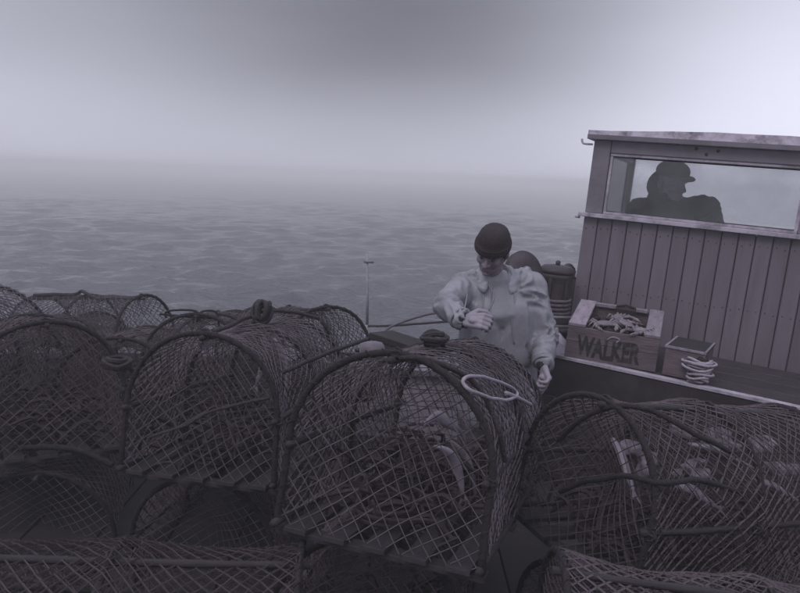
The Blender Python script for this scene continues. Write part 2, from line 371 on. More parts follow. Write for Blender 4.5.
def ring_wall(off_in, off_out, z0, z1, i0=0, i1=None):
    """band following the gunwale; positive offsets go outboard"""
    mb = MB(); n = len(gpath); rng = range(n) if i1 is None else range(i0, i1); closed = i1 is None
    vs = []
    for i in rng:
        i %= n; p = gpath[i]; nn = gnorm(i)
        for o_, z in ((off_in, z0), (off_out, z0), (off_out, z1), (off_in, z1)): vs.append(p + nn * o_ + V((0, 0, z)))
    m = len(vs) // 4; fs = []
    for i in range(m if closed else m - 1):
        j = (i + 1) % m
        for k in range(4): fs.append((i * 4 + k, j * 4 + k, j * 4 + (k + 1) % 4, i * 4 + (k + 1) % 4))
    if not closed: fs += [(0, 1, 2, 3), tuple((m - 1) * 4 + k for k in (3, 2, 1, 0))]
    return mb.add(vs, fs)
BW = 0.56
hull = thing('boat_hull', (0, 0, 0), 'dark hull of the fishing boat with pale bulwark behind the creels', 'boat')
mb = MB(); n = len(gpath); vs = []
for k, (z, s_) in enumerate(((BW - .02, .045), (.25, .03), (-.2, -.05), (-.62, -.35), (-1.0, -1.0))):
    for i in range(n): vs.append(gpath[i] + gnorm(i) * s_ + V((0, 0, z)))
fs = [(k * n + i, k * n + (i + 1) % n, (k + 1) * n + (i + 1) % n, (k + 1) * n + i) for k in range(4) for i in range(n)]
mb.add(vs, fs).build('outer_planking', MT['hull'], hull, True)
NG = len(gpath); zz = [0.03, 0.16, 0.29, 0.42, BW - .025]
for k in range(4):
    seg = NG // 3
    for q in range(3):
        ring_wall(-.02 - .003 * (k % 2), .02, zz[k] + .004, zz[k + 1] - .004, q * seg + k % 2, (q + 1) * seg + 1 + k % 2).build('bulwark_plank', MT['bulwark'], hull)
ring_wall(-.075, .085, BW - .022, BW + .018).build('gunwale_cap', MT['frame'], hull)
for i in range(2, NG, 4):
    p = gpath[i] - gnorm(i) * .055
    MB().box((p.x, p.y, BW / 2 - .01), (.025, .03, BW / 2 - .02), Matrix.Rotation(math.atan2(gnorm(i).y, gnorm(i).x), 3, 'Z')).build('stanchion', MT['bulwark'], hull)
mb = MB(); mb.add([p - gnorm(i) * .01 for i, p in enumerate(gpath)], [tuple(range(NG))[::-1]])
dk = mb.build('deck', MT['deck'], None, kind='structure')

# hold hatch under the creels
hat = thing('hold_hatch', (0.0, 2.6, 0), 'low dark wooden hold hatch under the heap of creels', 'hatch')
for (c, h) in (((0, -1.45, .16), (2.0, .03, .16)), ((0, 1.05, .16), (2.0, .03, .16)), ((-1.97, -.2, .16), (.03, 1.218, .16)), ((1.97, -.2, .16), (.03, 1.218, .16))):
    MB().box(c, h).build('coaming', MT['tar_wood'], hat)
for i in range(14): MB().box((-1.86 + i * .286, -.2, .337), (.139, 1.28, .016)).build('hatch_board', MT['tar_wood'], hat)

# ------------------------------------------------------------------ creels
CR, CL, LEG = 0.30, 0.98, 0.24            # hoop radius, length, straight leg
PER = 2 * LEG + math.pi * CR
def arch(s, r=CR, leg=LEG):
    """point (y,z) and outward normal on the arch at arc length s (0..PER)"""
    if s < leg: return (-r, s), (-1, 0)
    if s > leg + math.pi * r: return (r, leg - (s - leg - math.pi * r)), (1, 0)
    a = math.pi - (s - leg) / r
    return (r * math.cos(a), leg + r * math.sin(a)), (math.cos(a), math.sin(a))
def inside(y, z, r=CR, leg=LEG):
    if z < 0.0: return False
    if z < leg: return abs(y) < r
    return y * y + (z - leg) ** 2 < r * r
def strand(mb, a, b, r):
    d = b - a
    if d.length < .003: return
    u, v = frame_of(d); vs = []
    for p in (a, b):
        for t in (0, 2.094, 4.189): vs.append(p + (u * math.cos(t) + v * math.sin(t)) * r)
    mb.add(vs, [(0, 1, 4, 3), (1, 2, 5, 4), (2, 0, 3, 5)])
def body_net(seed, step=.0245, r=.0023, sag=.03, x0=0, x1=CL):
    mb = MB(); nx = int((x1 - x0) / step); ns = int(PER / step); hs = (x1 - x0) / 2
    node = {}
    for i in range(nx + 1):
        for j in range(ns + 1):
            if (i + j) % 2: continue
            x = x0 + (x1 - x0) * i / nx; s = PER * j / ns
            w_ = abs(math.sin(math.pi * (x - x0) / hs)); q = V((x * 3, s * 3, seed))
            x += .012 * noise.noise(q * 1.7) * w_; s2 = min(max(s + .014 * noise.noise(q * 1.9 + V((5, 0, 0))), 0), PER)
            (y, z), (ny, nz_) = arch(s2)
            d = -sag * w_ * (.55 + .9 * noise.noise(q * .8)) * (1.0 if .02 < s / PER < .98 else .2) + .006 + .007 * noise.noise(q * 5) - (.012 if nz_ < .3 else 0) * w_
            node[i, j] = V((x, y + ny * d, z + nz_ * d))
    hole = random.Random(seed)
    for (i, j), p in node.items():
        for dj in (-1, 1):
            if (i + 1, j + dj) in node:
                if hole.random() < .012: continue
                strand(mb, p, node[i + 1, j + dj], r * (1 + .45 * noise.noise(p * 9)))
        mb.add([p + V(q) * r * 1.9 for q in ((1, 0, 0), (-.5, .87, 0), (-.5, -.87, 0), (0, 0, 1.2), (0, 0, -1.2))], [(0, 1, 3), (1, 2, 3), (2, 0, 3), (1, 0, 4), (2, 1, 4), (0, 2, 4)])
    return mb
def end_net(x, seed, inward, step=.026, r=.0018, depth=.16, er=.0, rr=CR, ang=.25):
    """flat-ish net filling the arch at x, drawn into the creel round its middle"""
    mb = MB(); n = int(1.0 / step); cy, cz = .02, .27; ca, sa = math.cos(ang), math.sin(ang)
    def dep(y, z):
        d = math.hypot(y - cy, z - cz); e = max(0, 1 - d / (rr * .98)); return x + inward * (depth * e * e * (1.3 - .3 * e) + .010 * noise.noise(V((y * 6, z * 6, seed))))
    def pt(i, j):
        a = i * step; b = j * step * .95; y = a * ca - b * sa; z = a * sa + b * ca + .25
        y += .011 * noise.noise(V((y * 5, z * 5, seed + 3))); z += .011 * noise.noise(V((y * 5, z * 5, seed + 7))); return y, z
    for i in range(-n, n + 1):
        for j in range(-n, n + 1):
            if (i + j) % 2: continue
            a = pt(i, j)
            for di in (-1, 1):
                b = pt(i + di, j + 1); ia, ib = inside(*a), inside(*b)
                if not ia and not ib: continue
                A, B = a, b
                if not (ia and ib):
                    lo, hi = (a, b) if ia else (b, a)
                    for _ in range(6):
                        md = ((lo[0] + hi[0]) / 2, (lo[1] + hi[1]) / 2)
                        if inside(*md): lo = md
                        else: hi = md
                    A, B = ((a, lo) if ia else (lo, b))
                if er and math.hypot(A[0] - cy, A[1] - cz) < er and math.hypot(B[0] - cy, B[1] - cz) < er: continue
                strand(mb, V((dep(*A), *A)), V((dep(*B), *B)), r)
            if inside(*a): 
                p = V((dep(*a), *a)); mb.add([p + V(q) * r * 1.9 for q in ((0, 1, 0), (1.2, 0, 0), (0, -.5, .87), (0, -.5, -.87), (-1.2, 0, 0))], [(0, 2, 1), (2, 3, 1), (3, 0, 1), (2, 0, 4), (3, 2, 4), (0, 3, 4)])
    return mb
def hoop_mesh(x, seed, r=.0105, rr=CR):
    pts = [V((x + .020 * noise.noise(V((s * 2.2, seed, 0))), arch(s)[0][0] * rr / CR + .022 * noise.noise(V((s * 2.3, seed, 4))), arch(s)[0][1] + .014 * noise.noise(V((s * 2.3, seed, 9))))) for s in np.linspace(0, PER, 34)]
    mb = MB(); mb.tube(pts, [r * (1 + .22 * noise.noise(p * 14)) for p in pts], 8)
    # whipping of twine turned round the hoop
    hel = []
    for k in range(150):
        t = k / 149 * 33; i = min(int(t), 32); p = pts[i].lerp(pts[i + 1], t - i); d = (pts[i + 1] - pts[i]).normalized(); u, v = frame_of(d); a = k * 1.25
        hel.append(p + (u * math.cos(a) + v * math.sin(a)) * (r + .0015))
    mb.tube(hel, .002, 4)
    return mb
def rail(y, z, seed, rx=.009, ry=.014, x0=-.03, x1=CL + .03):
    pts = wob([(x0 + (x1 - x0) * i / 10, y, z) for i in range(11)], .010, 2.5, seed)
    return MB().tube(pts, [.0105 * (1 + .2 * noise.noise(p * 8 + V((seed, 0, 0)))) for p in pts], 6)
def coil_mesh(seed, turns=6, rad=.13, c=(0, 0, 0), r=.008, flat=.5, npt=26):
    rnd = random.Random(seed); pts = []
    for k in range(turns * npt):
        a = 2 * math.pi * k / npt; q = k / npt; rr_ = rad * (1 + .22 * math.sin(q * 2.3 + seed)) * (1 + .10 * noise.noise(V((a * .7, seed, 0))))
        pts.append(V((c[0] + rr_ * math.cos(a), c[1] + rr_ * math.sin(a) * .85, c[2] + r + (q / turns) * r * 2 * turns * flat + .02 * noise.noise(V((a * .6, seed, 5))))))
    return MB().tube(pts, r, 6)
def make_creel(name, label, seed, netmat, group):
    t = thing(name, (0, 0, 0), label, 'creel', group)
    for k, x in enumerate((0, CL / 2, CL)): hoop_mesh(x, seed + k).build('hoop', MT['hoop'], t, True)
    rail(0, CR + LEG - .016, seed).build('rail', MT['lath'], t, True)
    for s in (-1, 1):
        rail(s * (CR - .012), LEG, seed + s).build('rail', MT['lath'], t, True)
        rail(s * (CR - .0), .012, seed + 2 * s).build('rail', MT['lath'], t, True)
    for k in range(5):
        MB().box((CL / 2, -.24 + k * .12, .0), (CL / 2 + .02, .034, .008)).build('base_slat', MT['lath'], t)
    for k in range(3):
        MB().box((.03 + k * (CL - .06) / 2, 0, -.017), (.028, CR + .01, .0085)).build('base_bearer', MT['lath'], t)
    body_net(seed).build('net', MT[netmat], t, kind='stuff')
    body_net(seed + 50, step=.027, r=.0014, sag=.06).build('net_lining', MT['net_old'], t, kind='stuff')
    end_net(0, seed, 1, ang=.12).build('end_net', MT[netmat], t, kind='stuff')
    end_net(CL, seed + 1, -1, depth=.05).build('end_net', MT[netmat], t, kind='stuff')
    # slack inner netting that parts the chambers
    end_net(CL * .45, seed + 2, 1, depth=.26, r=.0016, ang=.6, step=.022).build('inner_net', MT['net_old'], t, kind='stuff')
    # lashings
    for x in (0, CL / 2, CL):
        for (y, z) in ((0, CR + LEG - .002), (CR - .004, LEG), (-CR + .004, LEG)):
            mb = MB()
            for q in range(3): 
                a = q * .9 + seed; pts = [V((x + .018 * math.cos(b) * math.cos(a) + .003 * q, y + .018 * math.sin(b), z + .019 * math.cos(b) * math.sin(a))) for b in np.linspace(0, 6.2, 9)]
                mb.tube(pts, .0038, 5)
            mb.tube(smooth_path([(x, y, z + .01), (x + .02, y + .015, z - .02), (x + .015, y + .02, z - .06)], 3), .003, 4)
            mb.build('lashing', MT['rope_dark'], t)
    # old line and weed lying in the bottom
    mb = MB()
    for q in range(3):
        mb2 = coil_mesh(seed * 3 + q, 4, .10 + .02 * q, (.22 + .27 * q, .04 * (-1) ** q, .012), .007, .7, 14); mb.add(mb2.v, mb2.f)
    rr = random.Random(seed)
    for q in range(140):
        a = V((rr.uniform(.04, .93), rr.uniform(-.23, .23), .015 + .13 * rr.random() ** 1.5)); b = a + V((rr.uniform(-.16, .16), rr.uniform(-.16, .16), rr.uniform(-.02, .10)))
        b.x = min(max(b.x, .03), .95); b.y = min(max(b.y, -.25), .25)
        mb.tube(smooth_path([a, (a + b) / 2 + V((rr.uniform(-.04, .04), rr.uniform(-.04, .04), .03)), b], 3), rr.uniform(.004, .010), 4)
    mb.build('tangled_line', MT['weed'], t, kind='stuff')
    return t
GRP = 'netted hoop creels heaped on deck'
def place(o, p0, p1, sx=None, roll=0):
    """set the creel's front apex at p0 with its ridge heading for p1"""
    d = p1 - p0; yaw = math.atan2(d.y, d.x); pit = -math.asin(max(-.34, min(.34, d.z / d.length)))
    rot = Matrix.Rotation(yaw, 4, 'Z') @ Matrix.Rotation(pit, 4, 'Y')
    o.matrix_world = Matrix.Translation(p0) @ rot @ Matrix.Rotation(roll, 4, 'X') @ Matrix.Diagonal((sx or 1, 1, 1, 1)) @ Matrix.Translation((0, 0, -(CR + LEG)))
proto1 = make_creel('creel', 'x', 11, 'net', GRP)
proto2 = make_creel('creel', 'x', 23, 'net_old', GRP)
proto3 = make_creel('creel', 'x', 38, 'net', GRP)
protos = {1: proto1, 2: proto2, 3: proto3}; roll_r = random.Random(4)
def flat(p0, Yd, ang, L=CL):
    a = R(ang); return p0 + V((math.sin(a), math.cos(a), Yd)) * L
used = {1: False, 2: False, 3: False}
def creel(kind, p0, p1, label, dz=0, sx=None):
    src = protos[kind]
    o = src if not used[kind] else copy_tree(src); used[kind] = True
    place(o, p0 + V((0, 0, dz)), p1 + V((0, 0, dz)), sx, roll_r.uniform(-.06, .06)); o['label'] = label; return o
A0 = P(397, 354, 1.87); A1 = P(476, 341, 2.8)
B0 = P(205, 333, 2.5); B1 = P(288, 319, 3.42)
C0 = P(326, 307, 3.9); D0 = P(141, 296, 4.75); E0 = P(196, 314, 3.95); F0 = P(45, 322, 2.75); H0 = P(606, 400, 2.15)
crA = creel(1, A0, A1, 'large near creel in the middle with wide diamond mesh and a pale ring on top')
crB = creel(3, B0, B1, 'big arched creel at left centre with a rope knot on its ridge')
creel(2, C0, P(258, 308, 4.7), 'creel against the sea behind the left arch, left of the thin pole')
crD = creel(1, D0, P(62, 296, 5.0), 'farthest creel on the left, lying sideways with its end arch against the sea')
creel(2, E0, P(232, 312, 4.8), 'low creel behind the left arch with thin bent bars sticking up from it')
crF = creel(2, F0, P(28, 316, 3.6), 'creel at the left edge of the picture, resting on a finer meshed creel')
crH = creel(2, H0, P(740, 408, 2.45), 'creel at lower right, below the locker, holding pale fish and torn net')
creel(1, F0 + V((.03, -.1, 0)), F0 + V((-.2, .9, 0)), 'bottom left creel underneath the one at the left edge', -.60)
creel(2, B0 + V((.02, .06, 0)), V((B1.x, B1.y, B0.z)), 'creel underneath the big arched creel at left centre', -.60)
creel(2, A0 + V((-.02, .1, 0)), A1 + V((-.2, .1, .0)), 'creel underneath the large near creel in the middle', -.60)
creel(1, H0 + V((-.05, -.03, 0)), H0 + V((.9, .25, 0)), 'creel underneath the fish-filled creel at lower right', -.60)
creel(1, V((D0.x + .15, D0.y - .05, .56)), V((D0.x - .8, D0.y + .1, .56)), 'creel on the deck beneath the farthest creel on the left')
creel(2, V((D0.x - .95, D0.y - .5, .56)), V((D0.x - 1.6, D0.y - 1.1, .56)), 'creel on deck by the bulwark at far left')
creel(2, V((E0.x + .05, E0.y + .05, E0.z - .58)), V((E0.x + .3, E0.y + .95, E0.z - .58)), 'creel beneath the low creel with bent bars')
creel(1, V((C0.x - .05, C0.y + .1, C0.z - .58)), V((C0.x - .5, C0.y + .85, C0.z - .58)), 'creel beneath the one left of the thin pole')
creel(1, V((F0.x - .72, F0.y + .25, F0.z - .12)), V((F0.x - .9, F0.y + 1.2, F0.z - .12)), 'outermost creel at left, past the picture edge creel')
creel(2, P(24, 318, 4.1), P(90, 314, 4.9), 'creel between the left edge creel and the farthest sideways creel')
creel(2, P(120, 338, 3.6), P(150, 328, 4.5), 'creel sunk between the left arch and the far sideways creel')
creel(1, V((H0.x - .02, H0.y - .85, H0.z - .22)), V((H0.x + .9, H0.y - .7, H0.z - .22)), 'nearest creel at right below the fish-filled creel')

creel(2, P(300, 552, 1.74) + V((0, 0, -.03)), P(300, 552, 1.74) + V((-.9, -.1, -.03)), 'low creel at the very bottom, left of centre, lying sideways')
creel(2, P(60, 585, 2.0), P(60, 585, 2.0) + V((-.9, .2, 0)), 'low creel at the very bottom left corner')
creel(2, P(565, 566, 1.6), P(565, 566, 1.6) + V((.93, -.1, 0)), 'low creel at the bottom right corner nearest to the camera')
def surf(cr, px, py, off=.012):
    """where the sight line meets a creel's netted outside"""
    mi = cr.matrix_basis.inverted(); o_ = V((0, 0, CZ)); d_ = (P(px, py, 2) - o_).normalized(); t_ = .8
    while t_ < 6:
        q = mi @ (o_ + d_ * t_)
        if -.01 < q.x < CL + .01 and inside(q.y, q.z, CR + off, LEG): return o_ + d_ * t_
        t_ += .006
    return None
def on(cr, pts, Yd, off=.012):
    last = Yd; r_ = []
    for a, b in pts:
        h = surf(cr, a, b, off); h = h if h is not None else P(a, b, last); last = h.y; r_.append(h)
    return r_
# pale ring (entrance eye) on the middle creel
RA = []
for a in np.linspace(0, 2 * math.pi, 40, endpoint=False):
    ex, ey = 28 * math.cos(a), 9 * math.sin(a); RA.append((490 + ex * .97 - ey * .2, 388 + ey + ex * .24))
RA = on(crA, RA, 2.3, .02); rc = sum(RA, V()) / len(RA)
rg = thing('net_ring', rc, 'pale oval ring lying on the net of the middle creel', 'ring')
MB().tube(wob(RA, .006, 8), .0052, 8, True).build('ring', MT['rope_pale'], rg, True, org=rc)
MB().tube(smooth_path(on(crA, [(506, 393), (516, 397), (524, 401), (531, 405)], 2.3, .02), 5), [.007] * 16, 8).build('tail', MT['rope_pale'], rg, True, org=rc)

# ------------------------------------------------------------------ fish
def make_fish(pts, w_, label, parentless=True, twist=0):
    path = smooth_path(pts, 6); m = len(path); c = path[0].copy()
    t = thing('fish', c, label, 'fish', 'bait fish in the creels')
    mb = MB(); d0 = (path[-1] - path[0]).normalized(); side, up = frame_of(d0)
    q = Quaternion(d0, twist); side = q @ side; up = q @ up
    vs = []; n = 10
    for i, p in enumerate(path):
        s = i / (m - 1); h = w_ * (math.sin(math.pi * min(1, (s * .86 + .10))) ** .7) * (1 - .25 * s); th = h * .55
        for k in range(n):
            a = 2 * math.pi * k / n; vs.append(p + up * h * math.sin(a) + side * th * math.cos(a))
    fs = [(i * n + k, i * n + (k + 1) % n, (i + 1) * n + (k + 1) % n, (i + 1) * n + k) for i in range(m - 1) for k in range(n)] + [tuple(range(n))[::-1], tuple(range((m - 1) * n, m * n))]
    mb.add(vs, fs).build('body', MT['fish'], t, True, org=c)
    e = path[-1]; d = (path[-1] - path[-3]).normalized()
    tl = MB()
    for sg in (-1, 1):
        tip = e + d * w_ * 1.5 + up * sg * w_ * 1.1
        tl.add([e + up * w_ * .15 * sg - d * .004 + side * .002, tip + side * .001, e + d * w_ * .7 + side * .001, e + up * w_ * .15 * sg - d * .004 - side * .002, tip - side * .001, e + d * w_ * .7 - side * .001],
               [(0, 1, 2), (3, 5, 4), (0, 3, 4, 1), (1, 4, 5, 2), (2, 5, 3, 0)])
    tl.build('tail', MT['fish'], t, org=c)
    mid = path[m // 2]; fn = MB(); b0 = mid + up * w_ * .85
    fn.add([b0 - d * w_ * .8 + side * .0015, b0 + d * w_ * 1.0 + side * .0015, b0 + up * w_ * .55 + side * .0015, b0 - d * w_ * .8 - side * .0015, b0 + d * w_ * 1.0 - side * .0015, b0 + up * w_ * .55 - side * .0015], [(0, 1, 2), (3, 5, 4), (0, 3, 4, 1), (1, 4, 5, 2), (2, 5, 3, 0)])
    fn.build('fin', MT['fish_dark'], t, org=c)
    ey = MB()
    for sg in (-1, 1): ey.ell(path[1] + side * sg * w_ * .42 + up * w_ * .15, (.004, .004, .004), seg=6, ring=4)
    ey.build('eye', MT['eye'], t, org=c)
    return t
make_fish([P(424, 424, 2.10), P(437, 416, 2.12), P(450, 424, 2.14), P(462, 432, 2.16)], .022, 'pale fish lying crosswise, uppermost in the middle creel')
make_fish([P(436, 446, 2.02), P(448, 452, 2.03), P(458, 470, 2.05), P(463, 496, 2.06)], .023, 'long pale fish hanging tail down in the middle creel', twist=1.0)
make_fish([P(449, 440, 2.2), P(464, 455, 2.2), P(472, 476, 2.2), P(478, 505, 2.2)], .018, 'slim fish behind the long pale one in the middle creel', twist=.6)
make_fish([P(274, 338, 2.9), P(281, 352, 2.9), P(287, 372, 2.9), P(285, 398, 2.9)], .024, 'pale bait fish hanging at the right side of the left arched creel', twist=.8)
make_fish([P(262, 335, 3.0), P(266, 350, 2.98), P(262, 368, 2.98), P(256, 385, 2.98)], .022, 'dull bait fish hanging below the ridge knot', twist=.4)
for k, (a, b, lab) in enumerate((((.10, .02, .40), (.06, -.15, .30), 'pale fish pointing down left in the right creel'), ((.34, -.08, .43), (.60, -.15, .38), 'broad pale fish near the top of the right creel'),
                                ((.64, -.15, .33), (.88, -.18, .26), 'fish in the right creel at the picture edge'), ((.24, -.15, .32), (.44, -.18, .25), 'short fish in the middle of the right creel'))):
    p, q = crH.matrix_basis @ V(a), crH.matrix_basis @ V(b)
    make_fish([p, p.lerp(q, .35) + V((0, 0, .012)), p.lerp(q, .7) + V((0, 0, .005)), q], .026, lab, twist=.9 + .4 * k)

def lump(px, lc, r, m, label, name='bait_lump', cat='bait'):
    c = crH.matrix_basis @ V(lc)
    mb = MB(); rr = random.Random(int(px))
    for q in range(9): mb.ell(V((rr.gauss(0, r[0] * .45), rr.gauss(0, r[1] * .45), rr.gauss(0, r[2] * .4))), (r[0] * rr.uniform(.3, .6), r[1] * rr.uniform(.3, .6), r[2] * rr.uniform(.3, .6)), Matrix.Rotation(rr.uniform(-.5, .5), 3, 'Y'), 10, 7)
    me = remesh(mb, .007, name, 3)
    for v in me.vertices: v.co += V(v.co).normalized() * (.016 * noise.noise(v.co * 28) + .010 * noise.noise(v.co * 70))
    me.materials.append(MT[m]); o = link_mesh(name, me); o.location = c; o['label'] = label; o['category'] = cat; o['group'] = 'pale bait under the net of the right creel'
    return o
lump(668, (.55, -.04, .42), (.11, .07, .05), 'bait', 'largest pale lump of bait under the top of the right creel')
lump(620, (.17, -.06, .37), (.07, .05, .055), 'bait', 'pale lump of bait left of centre in the right creel')
lump(697, (.80, -.12, .34), (.05, .05, .05), 'bait', 'pale lump of bait low at the right in the right creel')
lump(655, (.36, -.12, .35), (.06, .05, .04), 'bait', 'smallest lump of bait in the middle of the right creel')
# ropes, knots and odds on the creels
def rope(pts, r, m, label, k=8, wobble=.006, cat='rope', grp='ropes over the creels'):
    pp = wob(smooth_path(pts, k), wobble, 9, len(pts)); c = pp[0].copy(); mb = MB(); mb.tube(pp, r, 7)
    mb.tube([p + frame_of((pp[min(i + 1, len(pp) - 1)] - pp[max(i - 1, 0)]) if 0 < i < len(pp) - 1 else V((1, 0, .1)))[i % 2] * r * .6 * (1 if i % 4 < 2 else -1) for i, p in enumerate(pp)], r * .6, 5)
    return single(mb, 'rope', MT[m], label, cat, grp, org=c, smooth=True)
rope([P(214, 331, 2.6), P(230, 326, 2.8), P(246, 318, 3.0), P(262, 312, 3.1), P(285, 311, 3.2), P(318, 318, 3.3)], .009, 'rope_dark', 'dark twisted rope running up to the knot on the left arched creel')
kn = thing('rope_knot', P(262, 312, 3.05), 'big round knot of dark rope standing on the ridge of the left arched creel', 'knot'); kc = V(kn.location)
for q in range(5):
    pts = [kc + V((.044 * math.cos(a) * (1 - .1 * q), .03 * math.sin(a + q), .04 * math.sin(a) + .008 * math.cos(3 * a))) for a in np.linspace(0, 6.28, 18, endpoint=False)]
    MB().tube([kc + Matrix.Rotation(q * .7, 3, 'Z') @ (p - kc) for p in pts], .010, 7, True).build('rope_turn', MT['rope_dark'], kn, True, org=kc)
rope([P(283, 372, 2.45), P(310, 360, 2.6), P(345, 347, 2.8), P(381, 334, 3.0)], .0085, 'rope_dark', 'taut dark rope slanting up between the left and middle creels', wobble=.003)
mD = crD.matrix_basis
rope([mD @ V((x, y, z + CR + LEG)) for x, y, z in ((.30, .06, -.02), (.45, .02, .012), (.52, .0, .035), (.60, -.01, .012), (.8, .01, .012), (.95, .02, .012))], .012, 'rope_dark', 'rope knotted on the ridge of the farthest creel')
rope(on(crA, [(398, 357), (420, 358), (445, 366), (470, 380), (488, 402), (500, 432), (506, 462)], 2.1, .010), .008, 'rope_dark', 'dark rope draped over the right shoulder of the middle creel')
def tuck(p, k=.06):
    e_ = V((0, 0, CZ)); p[0] = p[0] + (p[0] - e_).normalized() * k; p[-1] = p[-1] + (p[-1] - e_).normalized() * k; return p
rope(tuck(on(crH, [(558, 440), (575, 424), (600, 410), (625, 406), (655, 411), (680, 424), (706, 440), (735, 452)], 2.2, .016)), .009, 'hoop', 'thick dark rope over the top of the right creel')
rope(tuck(on(crH, [(560, 492), (590, 480), (625, 477), (660, 482), (700, 480), (740, 492)], 2.1, .016)), .009, 'hoop', 'thick dark rope along the side of the right creel')
rope(on(crF, [(20, 448), (50, 447), (85, 452), (112, 466)], 2.7, .02), .012, 'hoop', 'thick dark rope across the lower front of the left edge creel')
rope(on(crB, [(150, 437), (185, 425), (210, 412), (240, 404), (270, 398)], 2.5, .0), .006, 'rope_dark', 'thin dark line slanting across the front of the left arched creel')
# thin bent bars standing from the low creel
bars = thing('bent_bars', P(195, 316, 4.0), 'thin bent metal bars standing up behind the left arch', 'bars'); bc = V(bars.location)
for pts in ([(166, 318), (168, 311), (196, 311), (197, 322)], [(200, 321), (201, 312), (216, 312), (219, 326)], [(219, 314), (232, 317), (240, 322)], [(160, 314), (180, 316), (215, 318)]):
    MB().tube(smooth_path([P(a, b, 4.0) for a, b in pts], 4), .007, 6).build('bar', MT['hoop'], bars, True, org=bc)
# dark board, olive lid and float on top of the middle creel
b0, b1 = P(381, 338, 2.65), P(428, 346, 2.55); d = (b1 - b0); yaw = math.atan2(d.y, d.x)
bd = thing('tarred_box', (b0 + b1) / 2, 'dark tarred flat box lying on top of the middle creel', 'box', rot=(R(-6), R(5), yaw))
MB().box((0, .0, 0), (d.length / 2 + .005, .09, .012)).build('lid', MT['tar_wood'], bd)
MB().box((0, -.075, -.032), (d.length / 2 - .01, .012, .020)).build('front_board', MT['lath'], bd)
MB().box((0, .075, -.032), (d.length / 2 - .01, .012, .020)).build('back_board', MT['lath'], bd)
for s in (-1, 1): MB().box((s * (d.length / 2 - .02), 0, -.032), (.010, .062, .020)).build('end_board', MT['lath'], bd)
fl = P(372, 350, 2.3); ax = V((1, -.1, .12)).normalized()
ft = thing('cork_float', fl, 'grey barrel-shaped float lying left of the tarred box', 'float')
MB().lathe([(.012, -.042), (.024, -.038), (.030, -.015), (.031, .01), (.026, .034), (.013, .042)], (0, 0, 0), 18, ax).build('float_body', MT['cork'], ft, True)
MB().lathe([(.007, -.058), (.009, -.05), (.009, -.04)], (0, 0, 0), 10, ax).build('plug', MT['rubber'], ft, True)
kb = on(crA, [(434, 345)], 2.6)[0]; single(coil_mesh(4, 3, .034, (0, 0, -.01), .009, .8, 14), 'rope_coil', MT['rope_dark'], 'small dark coil of rope at the right end of the tarred box', 'rope', org=None).location = kb
single(coil_mesh(8, 4, .045, (0, 0, 0), .010, .6, 20), 'rope_coil', MT['rope_dark'], 'dark coil of rope between the left edge creel and the arched creel', 'rope').location = P(118, 372, 2.72)

# thin pole and line at the bulwark
pl = P(367, 326, 4.95); pt = P(367, 254, 4.95)
pole = thing('thin_pole', pl, 'thin grey pole with a small cross-piece standing at the boat side', 'pole')
MB().tube([pl, (pl + pt) / 2 + V((.004, 0, 0)), pt], [.011, .010, .008], 8).build('shaft', MT['bulwark'], pole, True, org=pl)
MB().tube([V((pl.x, pl.y, BW - .01)), pl + V((0, 0, .01))], .014, 8).build('foot', MT['bulwark'], pole, True, org=pl)
c_ = P(368, 262, 4.94); MB().tube([c_ - V((.03, 0, 0)), c_ + V((.04, 0, .003))], .009, 8).build('cross_piece', MT['frame'], pole, True, org=pl)
rope([P(376, 345, 4.3), P(386, 330, 4.5), P(400, 323, 4.62), P(425, 315, 4.65), P(446, 312, 4.7)], .008, 'rope', 'thin pale rope rising from the creels towards the fisherman', wobble=.002)
rope([P(368, 326, 4.93), P(385, 326, 4.9), P(402, 325, 4.8), P(445, 322, 4.8), P(500, 319, 4.6), P(540, 317, 4.35)], .008, 'rope_dark', 'dark line stretched from the thin pole to behind the fisherman', wobble=.002)

# ------------------------------------------------------------------ wheelhouse
WA = R(27); wu = V((math.cos(WA), -math.sin(WA), 0)); wv = V((math.sin(WA), math.cos(WA), 0))
W0 = P(584, 216, 4.5); zs = W0.z; z_top = P(597, 140, 4.5).z; z_wtop = P(600, 152.5, 4.5).z; z_bot = 0.40
W0 = V((W0.x, W0.y, 0)); WL, WD = 1.9, 1.3
Wm = Matrix((( wu.x, wv.x, 0), (wu.y, wv.y, 0), (0, 0, 1)))
wh = thing('wheelhouse', W0, 'tongue-and-groove boarded wheelhouse with a wide window and a white-edged roof', 'wheelhouse', rot=(0, 0, -WA))
def wb(c, h, name, m, par=wh, ch=None): return MB().box(c, h, None, ch).build(name, MT[m], par)
# front boards
nb = 21; bwid = WL / nb
brd = None
for i in range(nb):
    mb = MB().box((0, 0, 0), (bwid / 2 - .0022, .011, (zs - z_bot) / 2), ch=.0045)
    o = mb.build('board', MT['board'], wh) if brd is None else link_mesh('board', brd.data, wh)
    brd = brd or o
    o.location = (bwid * (i + .5), .011 + .0016 * math.sin(i * 2.7), (zs + z_bot) / 2)
    o = link_mesh('board', brd.data, wh); o.location = (bwid * (i + .5), WD - .011, (zs + z_bot) / 2)
for sx in (0.011, WL - .011):
    for i in range(14):
        o = link_mesh('board', brd.data, wh); o.location = (sx, .03 + (WD - .06) / 14 * (i + .5), (zs + z_bot) / 2); o.rotation_euler.z = R(90)
wb((WL / 2, .028, (zs + z_bot) / 2), (WL / 2 - .03, .004, (zs - z_bot) / 2 - .01), 'wall_lining', 'tar_wood')
wb((WL / 2, -.012, zs + .012), (WL / 2 + .03, .032, .013), 'sill', 'pale_paint')
hz = (z_wtop + z_top) / 2
pw = .055
